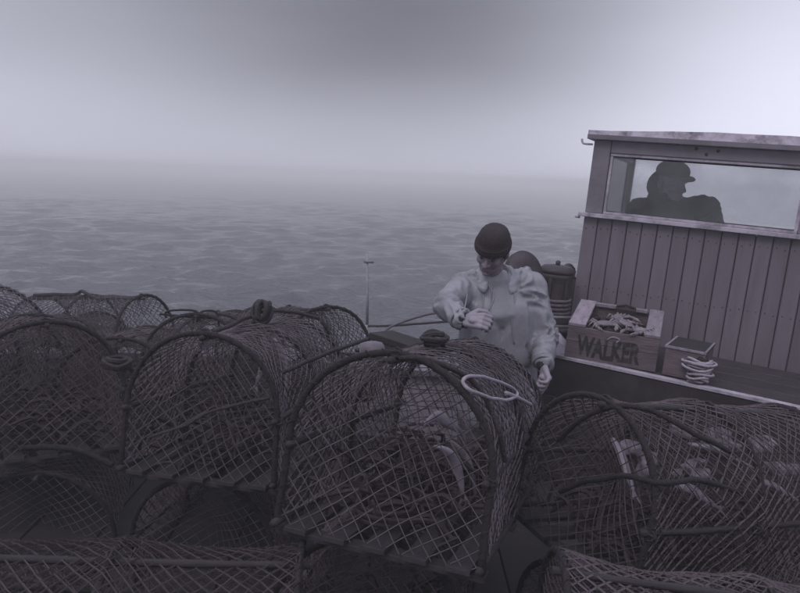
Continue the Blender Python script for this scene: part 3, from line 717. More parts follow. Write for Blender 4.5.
for (x, y, nm) in ((pw, .022, 1), (WL - pw, .022, 1)):
    wb((x, y, (zs + z_top) / 2 + .012), (pw - .002, .020, (z_top - zs) / 2 - .013), 'post', 'frame')
wb((WL * .53 + .22, .022, (zs + z_wtop) / 2 + .012), (.03, .018, (z_wtop - zs) / 2 - .014), 'mullion', 'frame')
wb((WL / 2, .021, hz), (WL / 2 - 2 * pw - .001, .018, (z_top - z_wtop) / 2), 'header', 'frame')
for (x, y) in ((.03, WD - .03), (WL - .03, WD - .03)):
    wb((x, y, (zs + z_top) / 2), (.03, .028, (z_top - zs) / 2), 'post', 'frame')
wb((WL / 2, WD - .03, z_top - .02), (WL / 2 - .062, .02, .019), 'header', 'frame')
wb((WL / 2, WD - .03, zs + .01), (WL / 2 - .062, .03, .012), 'sill', 'frame')
for sx in (.03, WL - .03):
    wb((sx, WD / 2, hz), (.02, WD / 2 - .062, (z_top - z_wtop) / 2), 'header', 'frame')
    wb((sx, WD / 2, zs + .01), (.026, WD / 2 - .062, .012), 'sill', 'frame')
# window liners and panes
def wframe(x0, x1, y, m='pale_paint'):
    f = wb(((x0 + x1) / 2, y, zs + .034), ((x1 - x0) / 2, .011, .008), 'window_frame', m)
    for c, h in ((((x0 + x1) / 2, y, z_wtop - .009), ((x1 - x0) / 2, .011, .008)), ((x0 + .008, y, (zs + z_wtop) / 2 + .01), (.008, .0105, (z_wtop - zs) / 2 - .03)), ((x1 - .008, y, (zs + z_wtop) / 2 + .01), (.008, .0105, (z_wtop - zs) / 2 - .03))):
        MB().box(c, h).build('frame_strip', MT[m], f).matrix_parent_inverse = Matrix.Identity(4)
    MB().box(((x0 + x1) / 2, y, (zs + z_wtop) / 2 + .01), ((x1 - x0) / 2 - .014, .002, (z_wtop - zs) / 2 - .036), ch=.0005).build('pane', MT['glass'], f)
    return f
wframe(2 * pw + .002, WL * .53 + .188, .022); wframe(WL * .53 + .252, WL - 2 * pw - .002, .022)
# left side window pane
sp = MB().box((.03, WD / 2, (zs + z_wtop) / 2 + .01), (.002, WD / 2 - .064, (z_wtop - zs) / 2 - .014), ch=.0005).build('pane', MT['glass'], wh)
wb((.03, .12, (zs + z_wtop) / 2 + .01), (.012, .03, (z_wtop - zs) / 2 - .016), 'side_window_frame', 'pale_paint')
MB().box((WL / 2, WD - .03, (zs + z_top) / 2), (WL / 2 - .062, .002, (z_top - zs) / 2 - .042), ch=.0005).build('rear_pane', MT['fog'], wh)
mb = MB()
for i in range(nb):
    for zf in (.05, .36, .68, .95):
        for dx in (-.022, .022): mb.lathe([(.0042, 0), (.0034, .0015)], (bwid * (i + .5) + dx, -.0012, z_bot + (zs - z_bot) * zf + .006 * math.sin(i * 5 + dx * 90)), 6, (0, -1, 0))
mb.build('nail_heads', MT['iron'], wh, kind='stuff')
# roof: crowned slab with a chewed pale edge
mb = MB(); nx, ny = 16, 10; ov = .035; x0, x1, y0, y1 = -ov, WL + ov, -ov, WD + ov
def rz(x, y): return z_top + .028 * math.sin(math.pi * (x - x0) / (x1 - x0)) + .022 * math.sin(math.pi * (y - y0) / (y1 - y0)) 
top = []; bot = []
for j in range(ny + 1):
    for i in range(nx + 1):
        x = x0 + (x1 - x0) * i / nx; y = y0 + (y1 - y0) * j / ny; w_ = .003 * noise.noise(V((x * 8, y * 8, 2)))
        top.append(V((x, y, rz(x, y) + .052 + w_ * 2))); bot.append(V((x, y, z_top + .002)))
vs = top + bot; nn_ = len(top); fs = []
for j in range(ny):
    for i in range(nx):
        a = j * (nx + 1) + i; fs.append((a, a + 1, a + nx + 2, a + nx + 1)); fs.append(tuple(q + nn_ for q in (a, a + nx + 1, a + nx + 2, a + 1)))
edge = [i for i in range(nx + 1)] + [(j + 1) * (nx + 1) - 1 for j in range(1, ny + 1)] + [ny * (nx + 1) + i for i in range(nx - 1, -1, -1)] + [j * (nx + 1) for j in range(ny - 1, 0, -1)]
for k in range(len(edge)): a, b = edge[k], edge[(k + 1) % len(edge)]; fs.append((a, a + nn_, b + nn_, b))
rf = mb.add(vs, fs).build('roof', MT['roof'], wh)
wb((WL / 2, -ov - .005, z_top + .016), (WL / 2 + ov, .006, .014), 'roof_edge_strip', 'frame')
for (x, dz) in ((.60, .0), (.66, -.03), (.72, -.005)):
    MB().lathe([(.009, -.004), (.010, .0), (.007, .004), (.002, .006)], (x, .003, hz + .02 + dz), 10, (0, -1, 0)).build('bolt', MT['rubber'], wh, True)
ck = MB().tube(smooth_path([(.0, -.02, z_top - .03), (-.05, -.03, z_top - .03), (-.065, -.03, z_top - .02), (-.07, -.03, z_top)], 4), .007, 6); ck.build('cleat', MT['pale_paint'], wh, True)
ck = MB().tube([(-.02, -.02, zs - .01), (-.05, -.03, zs - .008)], .008, 6); ck.build('cleat', MT['pale_paint'], wh, True)
wb((WL / 2, WD / 2, z_bot + .02), (WL / 2 - .03, WD / 2 - .03, .015), 'floor', 'tar_wood')

# ------------------------------------------------------------------ locker (engine casing) in front of the wheelhouse
l0 = P(552, 356, 3.72); l1 = P(692, 386, 3.72); lz = l0.z
# ray hits on plane z = lz
def PZ(px, py, z):
    d = HR.transposed() @ (RC @ Vector((px - 400, -(py - 296.5), -F))); return V((0, 0, CZ)) + d * ((z - CZ) / d.z)
l0 = PZ(540, 353, lz); l1 = PZ(692, 386, lz); lu = (l1 - l0).normalized(); lv = V((-lu.y, lu.x, 0)); lyaw = math.atan2(lu.y, lu.x)
LLn = 1.75; LD = .80
lk = thing('deck_locker', (l0.x, l0.y, 0), 'long dark deck locker with a pale top edge in front of the wheelhouse', 'locker', rot=(0, 0, lyaw))
for k in range(5):
    MB().box((LLn / 2, .012, lz * (k + .5) / 5 - .008), (LLn / 2, .012, lz / 10 - .003)).build('front_plank', MT['locker'], lk)
MB().box((.012, LD / 2 + .01, lz / 2 - .008), (.012, LD / 2 - .018, lz / 2 - .02)).build('end_panel', MT['locker'], lk)
MB().box((LLn - .012, LD / 2 + .01, lz / 2 - .008), (.012, LD / 2 - .018, lz / 2 - .02)).build('end_panel', MT['locker'], lk)
for k in range(4): MB().box((LLn / 2, .035 + (k + .5) * (LD - .04) / 4, lz - .004), (LLn / 2 + .01, (LD - .04) / 8 - .002, .011)).build('top_plank', MT['locker'], lk)
MB().box((LLn / 2, .012, lz + .003), (LLn / 2 + .012, .020, .009)).build('edge_strip', MT['pale_paint'], lk)
LT = lz + .008

# ------------------------------------------------------------------ fish crate lettered WALKER
k0 = PZ(564, 357, LT); k1 = PZ(655, 373, LT)
ku = (k1 - k0); KW = ku.length; ku.normalize(); kyaw = math.atan2(ku.y, ku.x)
def dist_h(px, py, base):      # height of the pixel above base along the vertical plane of the front
    d = HR.transposed() @ (RC @ Vector((px - 400, -(py - 296.5), -F))); t = base.xy.length / d.xy.length; return CZ + d.z * t
KH = dist_h(567, 325, k0) - LT
KD = .44
cr_ = thing('wooden_crate', (k0.x, k0.y, LT + .002), 'open wooden crate of crab and bait lettered on its front, standing on the locker', 'crate', rot=(0, 0, kyaw))
rise = .07                    # the top slopes up towards the back
def kbox(c, h, nm, m, rot=None): return MB().box(c, h, rot).build(nm, MT[m], cr_)
kbox((KW / 2, .010, KH * .265), (KW / 2, .010, KH * .262), 'front_board', 'crate'); kbox((KW / 2, .011, KH * .76), (KW / 2, .010, KH * .222), 'front_board', 'crate')
kbox((KW / 2, KD - .01, (KH + rise) * .25), (KW / 2, .01, (KH + rise) * .245), 'back_board', 'crate'); kbox((KW / 2, KD - .01, (KH + rise) * .74), (KW / 2, .01, (KH + rise) * .235), 'back_board', 'crate')
for s, x in ((0, .010), (1, KW - .010)):
    mb = MB(); a, b = x - .010, x + .010; y0_, y1_ = .021, KD - .021; h0, h1 = KH - .01, KH + rise - .012
    mb.add([(a, y0_, 0), (b, y0_, 0), (b, y1_, 0), (a, y1_, 0), (a, y0_, h0), (b, y0_, h0), (b, y1_, h1), (a, y1_, h1)], [(0, 3, 2, 1), (4, 5, 6, 7), (0, 1, 5, 4), (2, 3, 7, 6), (1, 2, 6, 5), (3, 0, 4, 7)])
    mb.build('end_board', MT['crate'], cr_)
tilt = math.atan2(rise, KD); RT = Matrix.Rotation(tilt, 3, 'X')
for x, hw in ((.045, .045), (KW - .040, .038)):
    kbox((x, KD / 2, KH + rise / 2 + .007), (hw, KD / 2 / math.cos(tilt), .008), 'rim_board', 'crate_top', RT)
kbox((KW / 2, KD - .022, KH + rise + .0), (KW / 2 - .09, .02, .010), 'rim_board', 'crate_top')
kbox((KW / 2, KD / 2, .012), (KW / 2 - .022, KD / 2 - .022, .008), 'bottom_board', 'crate')
# lettering
cu = bpy.data.curves.new('lettering', 'FONT'); cu.body = 'WALKER'; cu.size = KH * .80; cu.extrude = .0012; cu.offset = KH * .034; cu.space_character = 1.03
to = bpy.data.objects.new('tmp_text', cu); COL.objects.link(to); bpy.context.view_layer.update()
dg = bpy.context.evaluated_depsgraph_get(); me = bpy.data.meshes.new_from_object(to.evaluated_get(dg)); bpy.data.objects.remove(to)
xs = [v.co.x for v in me.vertices]; ys = [v.co.y for v in me.vertices]; sxl = KW * .70 / (max(xs) - min(xs))
for v in me.vertices:
    x, y, z = v.co; v.co = ((x - min(xs)) * sxl + KW * .12, -z - .0008, (y - min(ys)) * 1.0 + KH * .12)
for v in me.vertices: v.co += V((1, 0, 1)) * .0016 * noise.noise(V((v.co.x * 60, v.co.z * 60, 3))) + V((0, 0, .003 * math.sin(v.co.x * 23)))
me.materials.clear(); me.materials.append(MT['ink']); me.name = 'lettering'
lt = link_mesh('lettering', me, cr_)
# pale mark above the letters
mb = MB(); mb.tube(smooth_path([(KW * .45, -.001, KH * .74), (KW * .50, -.001, KH * .84), (KW * .58, -.001, KH * .80), (KW * .55, -.001, KH * .70)], 4), .004, 4); mb.build('paint_mark', MT['crate_top'], cr_)
# contents: bait lump and crabs, each resting in the crate
KM = Matrix.Translation((k0.x, k0.y, LT)) @ Matrix.Rotation(kyaw, 4, 'Z')
rr = random.Random(5)
mb = MB()
for q in range(150):
    c = V((rr.uniform(.11, KW - .10), rr.uniform(.04, KD - .05), KH - .035 + rr.uniform(-.01, .018) + rise * .8 * rr.random() * .5)); mb.ell(c, (rr.uniform(.012, .03), rr.uniform(.008, .02), rr.uniform(.005, .012)), Matrix.Rotation(rr.uniform(0, 3), 3, 'Z') @ Matrix.Rotation(rr.uniform(-.5, .5), 3, 'X'), 7, 5)
mb.box((KW / 2, KD / 2, KH * .45), (KW / 2 - .03, KD / 2 - .03, KH * .3))
o = mb.build('bait_heap', MT['weed'], None, kind='stuff'); o['label'] = 'dark heap of bait scraps filling the lettered crate'; o['category'] = 'bait'; o.matrix_world = KM
def make_crab(loc, yaw, sc_, label):
    t = thing('crab', loc, label, 'crab', 'crabs in the lettered crate', rot=(.15, -.1, yaw))
    MB().ell((0, 0, .012), (.045 * sc_, .032 * sc_, .014), seg=14, ring=8).build('shell', MT['crab'], t, True)
    for s in (-1, 1):
        for k in range(4):
            a = R(-35 + k * 24); d = V((s * math.cos(a), math.sin(a), 0))
            MB().tube([d * .035 * sc_ + V((0, 0, .010)), d * .065 * sc_ + V((0, 0, .024)), d * .092 * sc_ + V((0, -.01, .002))], [.0075, .006, .002], 6).build('leg', MT['crab'], t, True)
        d = V((s * .6, -.8, 0)); c = MB().tube([d * .03 * sc_ + V((0, 0, .012)), d * .06 * sc_ + V((s * .015, 0, .018)), d * .075 * sc_ + V((s * .005, -.015, .018))], [.006, .007, .010], 7)
        c.ell(d * .085 * sc_ + V((-s * .008, -.022, .018)), (.010, .020, .010), seg=8, ring=6); c.tube([d * .085 * sc_ + V((-s * .016, -.03, .018)), d * .085 * sc_ + V((-s * .02, -.058, .018))], [.007, .002], 6); c.build('claw', MT['crab'], t, True)
    return t
for q, (x, y, yw, s_, lb) in enumerate(((.20, .12, .3, 1.05, 'pale crab at the left end of the lettered crate'), (.33, .16, 2.2, 1.25, 'largest pale crab in the middle of the crate'), (.42, .10, -.6, 1.0, 'crab by the right rim board of the crate'), (.27, .27, 1.2, .9, 'crab towards the back of the crate'))):
    make_crab(KM @ V((x * KW / .54, y, KH - .012 + rise * y / KD)), yw + kyaw, s_, lb)
tw = thing('wooden_block', KM @ V((KW * .56, KD - .10, KH + rise * .8 + .0)), 'dark wooden block lying at the back of the crate', 'block', rot=(.15, 0, kyaw))
MB().box((0, 0, .016), (.055, .03, .016)).build('block', MT['tar_wood'], tw); MB().tube([(-.05, 0, .036), (0, .01, .045), (.05, 0, .036)], .006, 6).build('handle', MT['rope_dark'], tw, True)

# low box right of the crate
q0 = PZ(661, 376, LT); lb = thing('low_box', (q0.x + .01, q0.y + .02, LT + .002), 'low reddish wooden box with a pale rim to the right of the lettered crate', 'box', rot=(0, 0, lyaw))
for c, h, nm, m in (((.095, .01, .075), (.095, .009, .072), 'front_board', 'crate'), ((.095, .30, .075), (.095, .009, .072), 'back_board', 'crate'), ((.009, .155, .075), (.009, .134, .072), 'end_board', 'crate'), ((.181, .155, .075), (.009, .134, .072), 'end_board', 'crate'), ((.095, .155, .151), (.099, .156, .004), 'lid', 'tar_wood')):
    MB().box(c, h).build(nm, MT[m], lb)
for x in (-.001, .188): MB().box((x, .155, .152), (.005, .158, .006)).build('rim_strip', MT['crate_top'], lb)
MB().box((.0935, -.001, .152), (.089, .004, .006)).build('rim_strip', MT['crate_top'], lb)

# pale bundle at right edge on the locker
pb = PZ(699, 386, LT) + V((.0, .05, 0)); bun = thing('net_bundle', pb, 'pale bundle of net and twine at the right end of the locker', 'bundle')
mb = MB()
for q in range(4):
    m2 = coil_mesh(40 + q, 3, .045 + .008 * q, (.01 * (q % 2), .012 * q - .02, .004 + .028 * q), .0065, .7, 14); mb.add(m2.v, m2.f)
mb.build('twine', MT['rope_pale'], bun, True, kind='stuff')
mb = MB(); mb.ell((0.01, .0, .055), (.05, .05, .05), seg=12, ring=8); mb.ell((.03, .03, .115), (.035, .03, .032), seg=10, ring=7); mb.build('net_lump', MT['weed'], bun, True)
# pale cloth left of crate
pc = PZ(556, 352, LT) + V((.0, .06, 0))
mb = MB(); g = 12; vs = []
for j in range(g + 1):
    for i in range(g + 1):
        x, y = i / g - .5, j / g - .5; h = .085 * max(0, 1 - (x * x + y * y) * 2.6) + .022 * noise.noise(V((x * 5, y * 5, 1))) + .02; vs.append((x * .13, y * .18, h))
fs = [(j * (g + 1) + i, j * (g + 1) + i + 1, (j + 1) * (g + 1) + i + 1, (j + 1) * (g + 1) + i) for j in range(g) for i in range(g)]
ed = [i for i in range(g + 1)] + [(j + 1) * (g + 1) - 1 for j in range(1, g + 1)] + [g * (g + 1) + i for i in range(g - 1, -1, -1)] + [j * (g + 1) for j in range(g - 1, 0, -1)]
nb0 = len(vs); vs += [(vs[e][0], vs[e][1], 0) for e in ed]
for k in range(len(ed)): k2 = (k + 1) % len(ed); fs.append((ed[k], nb0 + k, nb0 + k2, ed[k2]))
fs.append(tuple(range(nb0, nb0 + len(ed))))
o = single(mb.add(vs, fs), 'bait_bag', MT['canvas'], 'small pale cloth bag on the locker left of the lettered crate', 'bag', smooth=True); o.location = pc

# ------------------------------------------------------------------ deck gear beyond the fisherman
cp = P(550, 325, 4.35); cpz = P(550, 264, 4.35).z
cap = thing('capstan', (cp.x, cp.y, 0), 'dark iron capstan with a flared cap, between the fisherman and the wheelhouse', 'capstan')
hb = cpz - .38
MB().lathe([(.19, 0), (.19, .03), (.14, .05), (.13, hb - .05), (.16, hb - .02), (.16, hb)], (0, 0, 0), 28).build('pedestal', MT['iron'], cap, True)
MB().lathe([(.12, hb), (.115, hb + .04), (.092, hb + .12), (.088, hb + .22), (.10, hb + .30), (.115, hb + .325)], (0, 0, 0), 28).build('barrel', MT['iron'], cap, True)
MB().lathe([(.10, hb + .326), (.112, hb + .332), (.116, hb + .350), (.085, hb + .372), (.03, hb + .38), (.012, hb + .38)], (0, 0, 0), 28).build('cap', MT['iron'], cap, True)
MB().lathe([(.014, hb + .38), (.016, hb + .40), (.008, hb + .408)], (0, 0, 0), 12).build('knob', MT['iron'], cap, True)
for k in range(6):
    a = k * math.pi / 3; MB().box((.096 * math.cos(a), .096 * math.sin(a), hb + .18), (.012, .009, .12), Matrix.Rotation(a, 3, 'Z')).build('whelp', MT['iron'], cap)
for k in range(4):
    MB().tube([V((.103 * math.cos(a), .103 * math.sin(a), hb + .07 + k * .026 + .02 * a / 6.28)) for a in np.linspace(0, 6.28, 25)], .011, 6).build('rope_turn', MT['rope'], cap, True)
# hauler wheel behind the shoulder
hc = P(523, 272, 4.05); hax = (V((0, 0, CZ)) - hc).normalized(); hax = (hax + V((.75, -.1, .35))).normalized()
ha = thing('line_hauler', (hc.x, hc.y, 0), 'dark hauler wheel with a paler rim showing behind the fisherman', 'winch')
org = V((hc.x, hc.y, 0))
MB().lathe([(.05, -.03), (.115, -.028), (.12, -.018), (.085, -.004), (.085, .004), (.12, .018), (.115, .028), (.05, .03)], hc, 30, hax).build('wheel', MT['iron'], ha, True, org=org)
MB().lathe([(.1, .0275), (.121, .0255), (.124, .021), (.12, .0175)], hc, 30, hax).build('rim', MT['iron'], ha, True, org=org)
MB().lathe([(.025, -.05), (.028, .04), (.02, .055), (.008, .06)], hc, 14, hax).build('hub', MT['steel'], ha, True, org=org)
pb2 = hc - hax * .05; MB().tube([pb2, pb2 + V((0, .02, -.15)), V((pb2.x, pb2.y + .03, .02))], [.035, .045, .06], 10).build('column', MT['iron'], ha, True, org=org)
# gear box right of the capstan with pale top
g0 = P(570, 270, 4.75)
gb = thing('engine_box', (g0.x, g0.y, 0), 'low dark casing with a pale top beside the capstan', 'casing', rot=(0, 0, -WA))
MB().box((0, 0, (g0.z - .03) / 2), (.16, .14, (g0.z - .03) / 2 - .001)).build('casing', MT['iron'], gb)
MB().box((0, 0, g0.z - .012), (.17, .15, .014)).build('top', MT['pale_paint'], gb)
MB().lathe([(.05, g0.z + .003), (.045, g0.z + .02), (.02, g0.z + .045), (.004, g0.z + .05)], (0.0, -.05, 0), 14).build('vent', MT['iron'], gb, True)
# rail bars under
rl = thing('low_rail', P(552, 322, 4.1), 'short pair of grey rails low beside the capstan', 'rail'); ro = V(rl.location)
for dy in (0, 9): MB().tube([P(536, 317 + dy, 4.05), P(574, 318 + dy, 4.05)], .010, 8).build('bar', MT['frame'], rl, True, org=ro)
for x in (538, 572): 
    a = P(x, 317, 4.05); MB().tube([V((a.x, a.y + .015, a.z)), V((a.x, a.y + .015, .0))], .011, 8).build('post', MT['frame'], rl, True, org=ro)

# ------------------------------------------------------------------ people
def finger(mb, base, d, up, ln, r, curl):
    """three phalanges bending towards -up"""
    p = base; d = d.normalized(); ax = d.cross(up).normalized()
    for k, f in enumerate((.45, .32, .23)):
        d = Quaternion(ax, -curl[k]) @ d; q = p + d * ln * f; mb.cone(p, r * (1 - .1 * k), q, r * (.92 - .12 * k), 8); p = q
def hand(mb, wrist, d, palm_n, side, s=1.0, curl=(.7, .9, .6), thumb_curl=.3):
    """wrist point, direction to the fingers, palm normal (the way the palm faces), side = which way the thumb lies along lat"""
    d = d.normalized(); lat = d.cross(palm_n).normalized() * side; back = -palm_n.normalized()
    for k, a in enumerate((-.028, -.010, .009, .027)):
        mb.cone(wrist + lat * a * .6 * s + d * .012, .015 * s, wrist + lat * a * s + d * .085 * s, .0125 * s, 8)
    mb.ell(wrist + d * .05 * s, (.030 * s, .030 * s, .018 * s), seg=10, ring=7)
    for a, ln in ((.029, .072), (.010, .080), (-.009, .075), (-.027, .058)):
        finger(mb, wrist + lat * a * s + d * .088 * s, d + lat * a * 1.5, back, ln * s, .0092 * s, curl)
    b = wrist + lat * .024 * s + d * .02 * s
    p1 = b + (lat * .75 + d * .75 - back * .35).normalized() * .042 * s; p2 = p1 + (d * 1.0 + lat * .15 - back * (.4 + thumb_curl)).normalized() * .032 * s; p3 = p2 + (d * .8 - lat * .25 - back * (.4 + thumb_curl)).normalized() * .024 * s
    mb.cone(b, .0135 * s, p1, .0115 * s, 8); mb.cone(p1, .0112 * s, p2, .0098 * s, 8); mb.cone(p2, .0098 * s, p3, .008 * s, 8)
def head(mb, c, f, up, s=1.0):
    f = f.normalized(); r = f.cross(up).normalized(); u = r.cross(f).normalized()
    Rm = Matrix((r, f, u)).transposed()
    L = lambda x, y, z: c + Rm @ V((x * s, y * s, z * s))
    E = lambda x, y, z, a, b, c_: mb.ell(L(x, y, z), (a * s, b * s, c_ * s), Rm, 16, 12)
    E(0, -.012, .035, .075, .095, .085); E(0, .022, -.02, .060, .068, .088); E(0, .045, -.085, .040, .036, .028); E(0, .068, -.098, .021, .018, .016)
    E(-.035, .052, -.028, .026, .028, .026); E(.035, .052, -.028, .026, .028, .026)
    mb.cone(L(-.042, .074, .022), .010 * s, L(.042, .074, .022), .010 * s, 8)
    mb.cone(L(0, .082, .012), .0075 * s, L(0, .105, -.030), .0115 * s, 8); E(-.013, .090, -.034, .009, .010, .008); E(.013, .090, -.034, .009, .010, .008)
    mb.cone(L(-.020, .080, -.060), .0065 * s, L(.020, .080, -.060), .0065 * s, 8); mb.cone(L(-.016, .079, -.073), .0075 * s, L(.016, .079, -.073), .0075 * s, 8)
    mb.cone(L(-.050, -.015, -.050), .026 * s, L(-.022, .050, -.085), .020 * s, 8); mb.cone(L(.050, -.015, -.050), .026 * s, L(.022, .050, -.085), .020 * s, 8)
    for sx in (-1, 1): mb.ell(L(sx * .078, -.012, -.012), (.010 * s, .019 * s, .032 * s), Rm, 10, 8)
    return L, Rm
def seg_near(p, a, b):
    d = b - a; t = max(0, min(1, (p - a).dot(d) / d.length_squared)); return (p - (a + d * t)).length, t
def fold(me, limbs, amp=.010, seed=0, torso_amp=.012):
    me.update()
    nrm = [v.normal.copy() for v in me.vertices]
    for v, n_ in zip(me.vertices, nrm):
        p = v.co.copy(); best = None
        for k, (a, b, rad) in enumerate(limbs):
            d, t = seg_near(p, a, b)
            if best is None or d - rad < best[0]: best = (d - rad, t, k, a, b)
        tn = noise.noise(V((p.x * 9 + seed, p.y * 9, p.z * 2.6))); tn2 = noise.noise(V((p.x * 16, p.y * 16 + seed, p.z * 9)))
        if best and best[0] < .03:
            a, b, t = best[3], best[4], best[1]; ax = (b - a).normalized(); h = (p - a).dot(ax)
            q = V((h * 24 + 2.2 * noise.noise(p * 7), (p - a - ax * h).normalized().dot(V((.3, .8, .5))) * 1.6 + best[2] * 7, seed))
            bend = max(math.exp(-((t - 1) / .3) ** 2), math.exp(-((t - 0) / .3) ** 2))
            f = 1 - abs(noise.noise(q)) * 2.6; v.co = p + n_ * (amp * (f - .35) * (.55 + .75 * bend) + .003 * tn2)
        else:
            f = 1 - abs(tn) * 2.4; v.co = p + n_ * (torso_amp * (f - .45) + .004 * tn2)
    me.update()
def add_mesh(name, me, m, parent, org):
    me.transform(Matrix.Translation(-org)); me.materials.clear(); me.materials.append(m); return link_mesh(name, me, parent)

# --- the fisherman
def fisherman():
    hc = P(492, 250, 3.44); nk = P(497, 277, 3.52); ch = P(499, 305, 3.55); wa = P(500, 345, 3.57); pe = P(500, 385, 3.58)
    shR = P(464, 288, 3.55); elR = P(447, 305, 3.34); wrR = P(462, 320, 3.17)
    shL = P(530, 288, 3.55); elL = P(545, 334, 3.50); wrL = P(543, 366, 3.33)
    org = V((pe.x, pe.y, 0))
    t = thing('person', org, 'fisherman in a pale oilskin smock and dark knitted cap looking down at his hands', 'person')
    fdir = V((-.34, -.78, -.52)); up = V((.02, -.34, .93))
    mb = MB(); L, Rm = head(mb, hc, fdir, up, .98)
    mb.cone(hc + V((.004, .035, -.055)), .054, nk + V((0, 0.01, -.04)), .052, 12)
    mb.cone(nk - V((0, 0, .06)), .05, ch, .08); mb.cone(ch, .09, wa, .10); mb.cone(wa, .10, pe, .11)
    for s, e, wr in ((shR, elR, wrR), (shL, elL, wrL)):
        mb.cone(ch.lerp(s, .5) + V((0, .02, .0)), .05, s, .045); mb.cone(s, .045, e, .038); mb.cone(e, .038, wr, .026)
    ft = []
    for sx in (-1, 1):
        hip = pe + V((sx * .09, 0, -.02)); kn_ = V((pe.x + sx * .11, pe.y - .03, .48)); an = V((pe.x + sx * .12, pe.y + .01, .09)); toe = an + V((sx * .03, -.15, -.05))
        mb.cone(hip, .085, kn_, .055); mb.cone(kn_, .052, an, .036); mb.cone(an - V((0, 0, .03)), .036, toe, .026); ft.append((hip, kn_, an, toe))
    # right hand closed loosely in front of him
    dR = (P(484, 321, 3.10) - wrR).normalized(); hand(mb, wrR + dR * .015, dR, V((.25, .80, -.55)).normalized(), 1, 1.08, (.85, 1.05, .7), .3)
    dL = (P(547, 385, 3.22) - wrL).normalized(); hand(mb, wrL + dL * .02, dL, V((-.75, .35, .3)).normalized(), 1, 1.12, (.6, .8, .5), .2)
    body = remesh(mb, .0036, 'body', 3, .5); o = add_mesh('body', body, MT['skin'], t, org); body.materials.append(MT['skin_hand'])
    wa_, wb_ = wrR - org, wrL - org
    for p in body.polygons:
        c = p.center
        if (c - wa_).length < .2 or (c - wb_).length < .2: p.material_index = 1
    for sx in (-1, 1): MB().ell(L(sx * .030, .077, .000), (.011, .010, .008), Rm, 10, 8).build('eye', MT['eye'], t, True, org=org)
    mb = MB()
    for sx in (-1, 1): mb.cone(L(sx * .016, .084, .019), .0045, L(sx * .044, .078, .021), .004, 6)
    mb.build('eyebrows', MT['hair'], t, True, org=org)
    # stubble / sideburn hair under the cap
    mb = MB()
    for sx in (-1, 1): mb.ell(L(sx * .072, .002, .010), (.010, .022, .034), Rm, 10, 8)
    mb.ell(L(0, -.075, -.015), (.060, .030, .045), Rm, 14, 9); mb.build('hair', MT['hair'], t, True, org=org)
    # knitted cap
    mb = MB(); n = 40; prof = []
    for k in range(15):
        a = k / 14; 
        if a < .30: prof.append((.0985 + .003 * math.sin(a * 10), .018 + a * .13))
        else: b = (a - .30) / .70; prof.append((.0945 * math.cos(b * 1.5) ** .6 if b < .99 else .008, .050 + .083 * math.sin(b * 1.5)))
    vs = []
    for k, (r_, z_) in enumerate(prof):
        for i in range(n):
            th = 2 * math.pi * i / n; rr_ = r_ * (1 + .018 * (1 if i % 2 else -1)) + .003 * noise.noise(V((th * 2, z_ * 40, 1)))
            vs.append(L(rr_ * .86 * math.cos(th), rr_ * 1.08 * math.sin(th) - .008, z_ + .022 * (-math.sin(th)) * -.25))
    fs = [(k * n + i, k * n + (i + 1) % n, (k + 1) * n + (i + 1) % n, (k + 1) * n + i) for k in range(len(prof) - 1) for i in range(n)] + [tuple(range((len(prof) - 1) * n, len(prof) * n))]
    mb.add(vs, fs).build('knitted_cap', MT['wool'], t, True, org=org)
    mb = MB(); ringp = lambda z, rr_: [L(rr_ * .87 * math.cos(a), rr_ * 1.08 * math.sin(a) - .008, z - .0055 * -math.sin(a)) for a in np.linspace(0, 2 * math.pi, 40, endpoint=False)]
    for z, rr_ in ((.020, .0965), (.030, .098), (.040, .098), (.049, .0965)): mb.tube(ringp(z, rr_), .0066, 6, True)
    mb.build('cap_brim', MT['wool'], t, True, org=org)
    # smock
    mb = MB()
    up_ = ch + V((0, 0, .09))
    mb.cone(P(478, 293, 3.54), .088, P(518, 293, 3.54), .088, 16); mb.cone(nk + V((0, .0, -.022)), .088, ch, .15, 18)
    mb.cone(P(484, 310, 3.54), .125, P(484, 350, 3.55), .125, 16); mb.cone(P(514, 310, 3.54), .125, P(514, 350, 3.55), .125, 16)
    hem = V((pe.x, pe.y, .78)); mb.cone(wa + V((-.06, 0, 0)), .125, hem + V((-.075, 0, 0)), .14, 16); mb.cone(wa + V((.06, 0, 0)), .125, hem + V((.075, 0, 0)), .14, 16)
    for s, e, wr in ((shR, elR, wrR), (shL, elL, wrL)):
        mb.cone(ch.lerp(s, .6) + V((0, 0, .05)), .085, s, .078, 14); mb.cone(s, .076, e, .062, 14); mb.cone(e, .062, e.lerp(wr, .86), .050, 14)
    coat = remesh(mb, .009, 'smock', 5, .5)
    fold(coat, [(shR, elR, .08), (elR, wrR, .062), (shL, elL, .08), (elL, wrL, .062)], .017, 3, .017)
    add_mesh('smock', coat, MT['oilskin'], t, org)
    for e, wr in ((elR, wrR), (elL, wrL)):
        d = (wr - e).normalized(); c = e.lerp(wr, .90); u, v = frame_of(d)
        mb = MB(); mb.tube([c + (u * math.cos(a) + v * math.sin(a)) * (.048 + .003 * math.sin(3 * a)) for a in np.linspace(0, 2 * math.pi, 24, endpoint=False)], .0075, 7, True)
        mb.build('cuff', MT['oilskin'], t, True, org=org)
        MB().cone(c - d * .01, .040, c + d * .008, .038, 14).build('jersey_cuff', MT['coat2'], t, True, org=org)
    # collar: folded hood behind and open neck in front
    mb = MB(); nc = nk + V((0, .0, -.012))
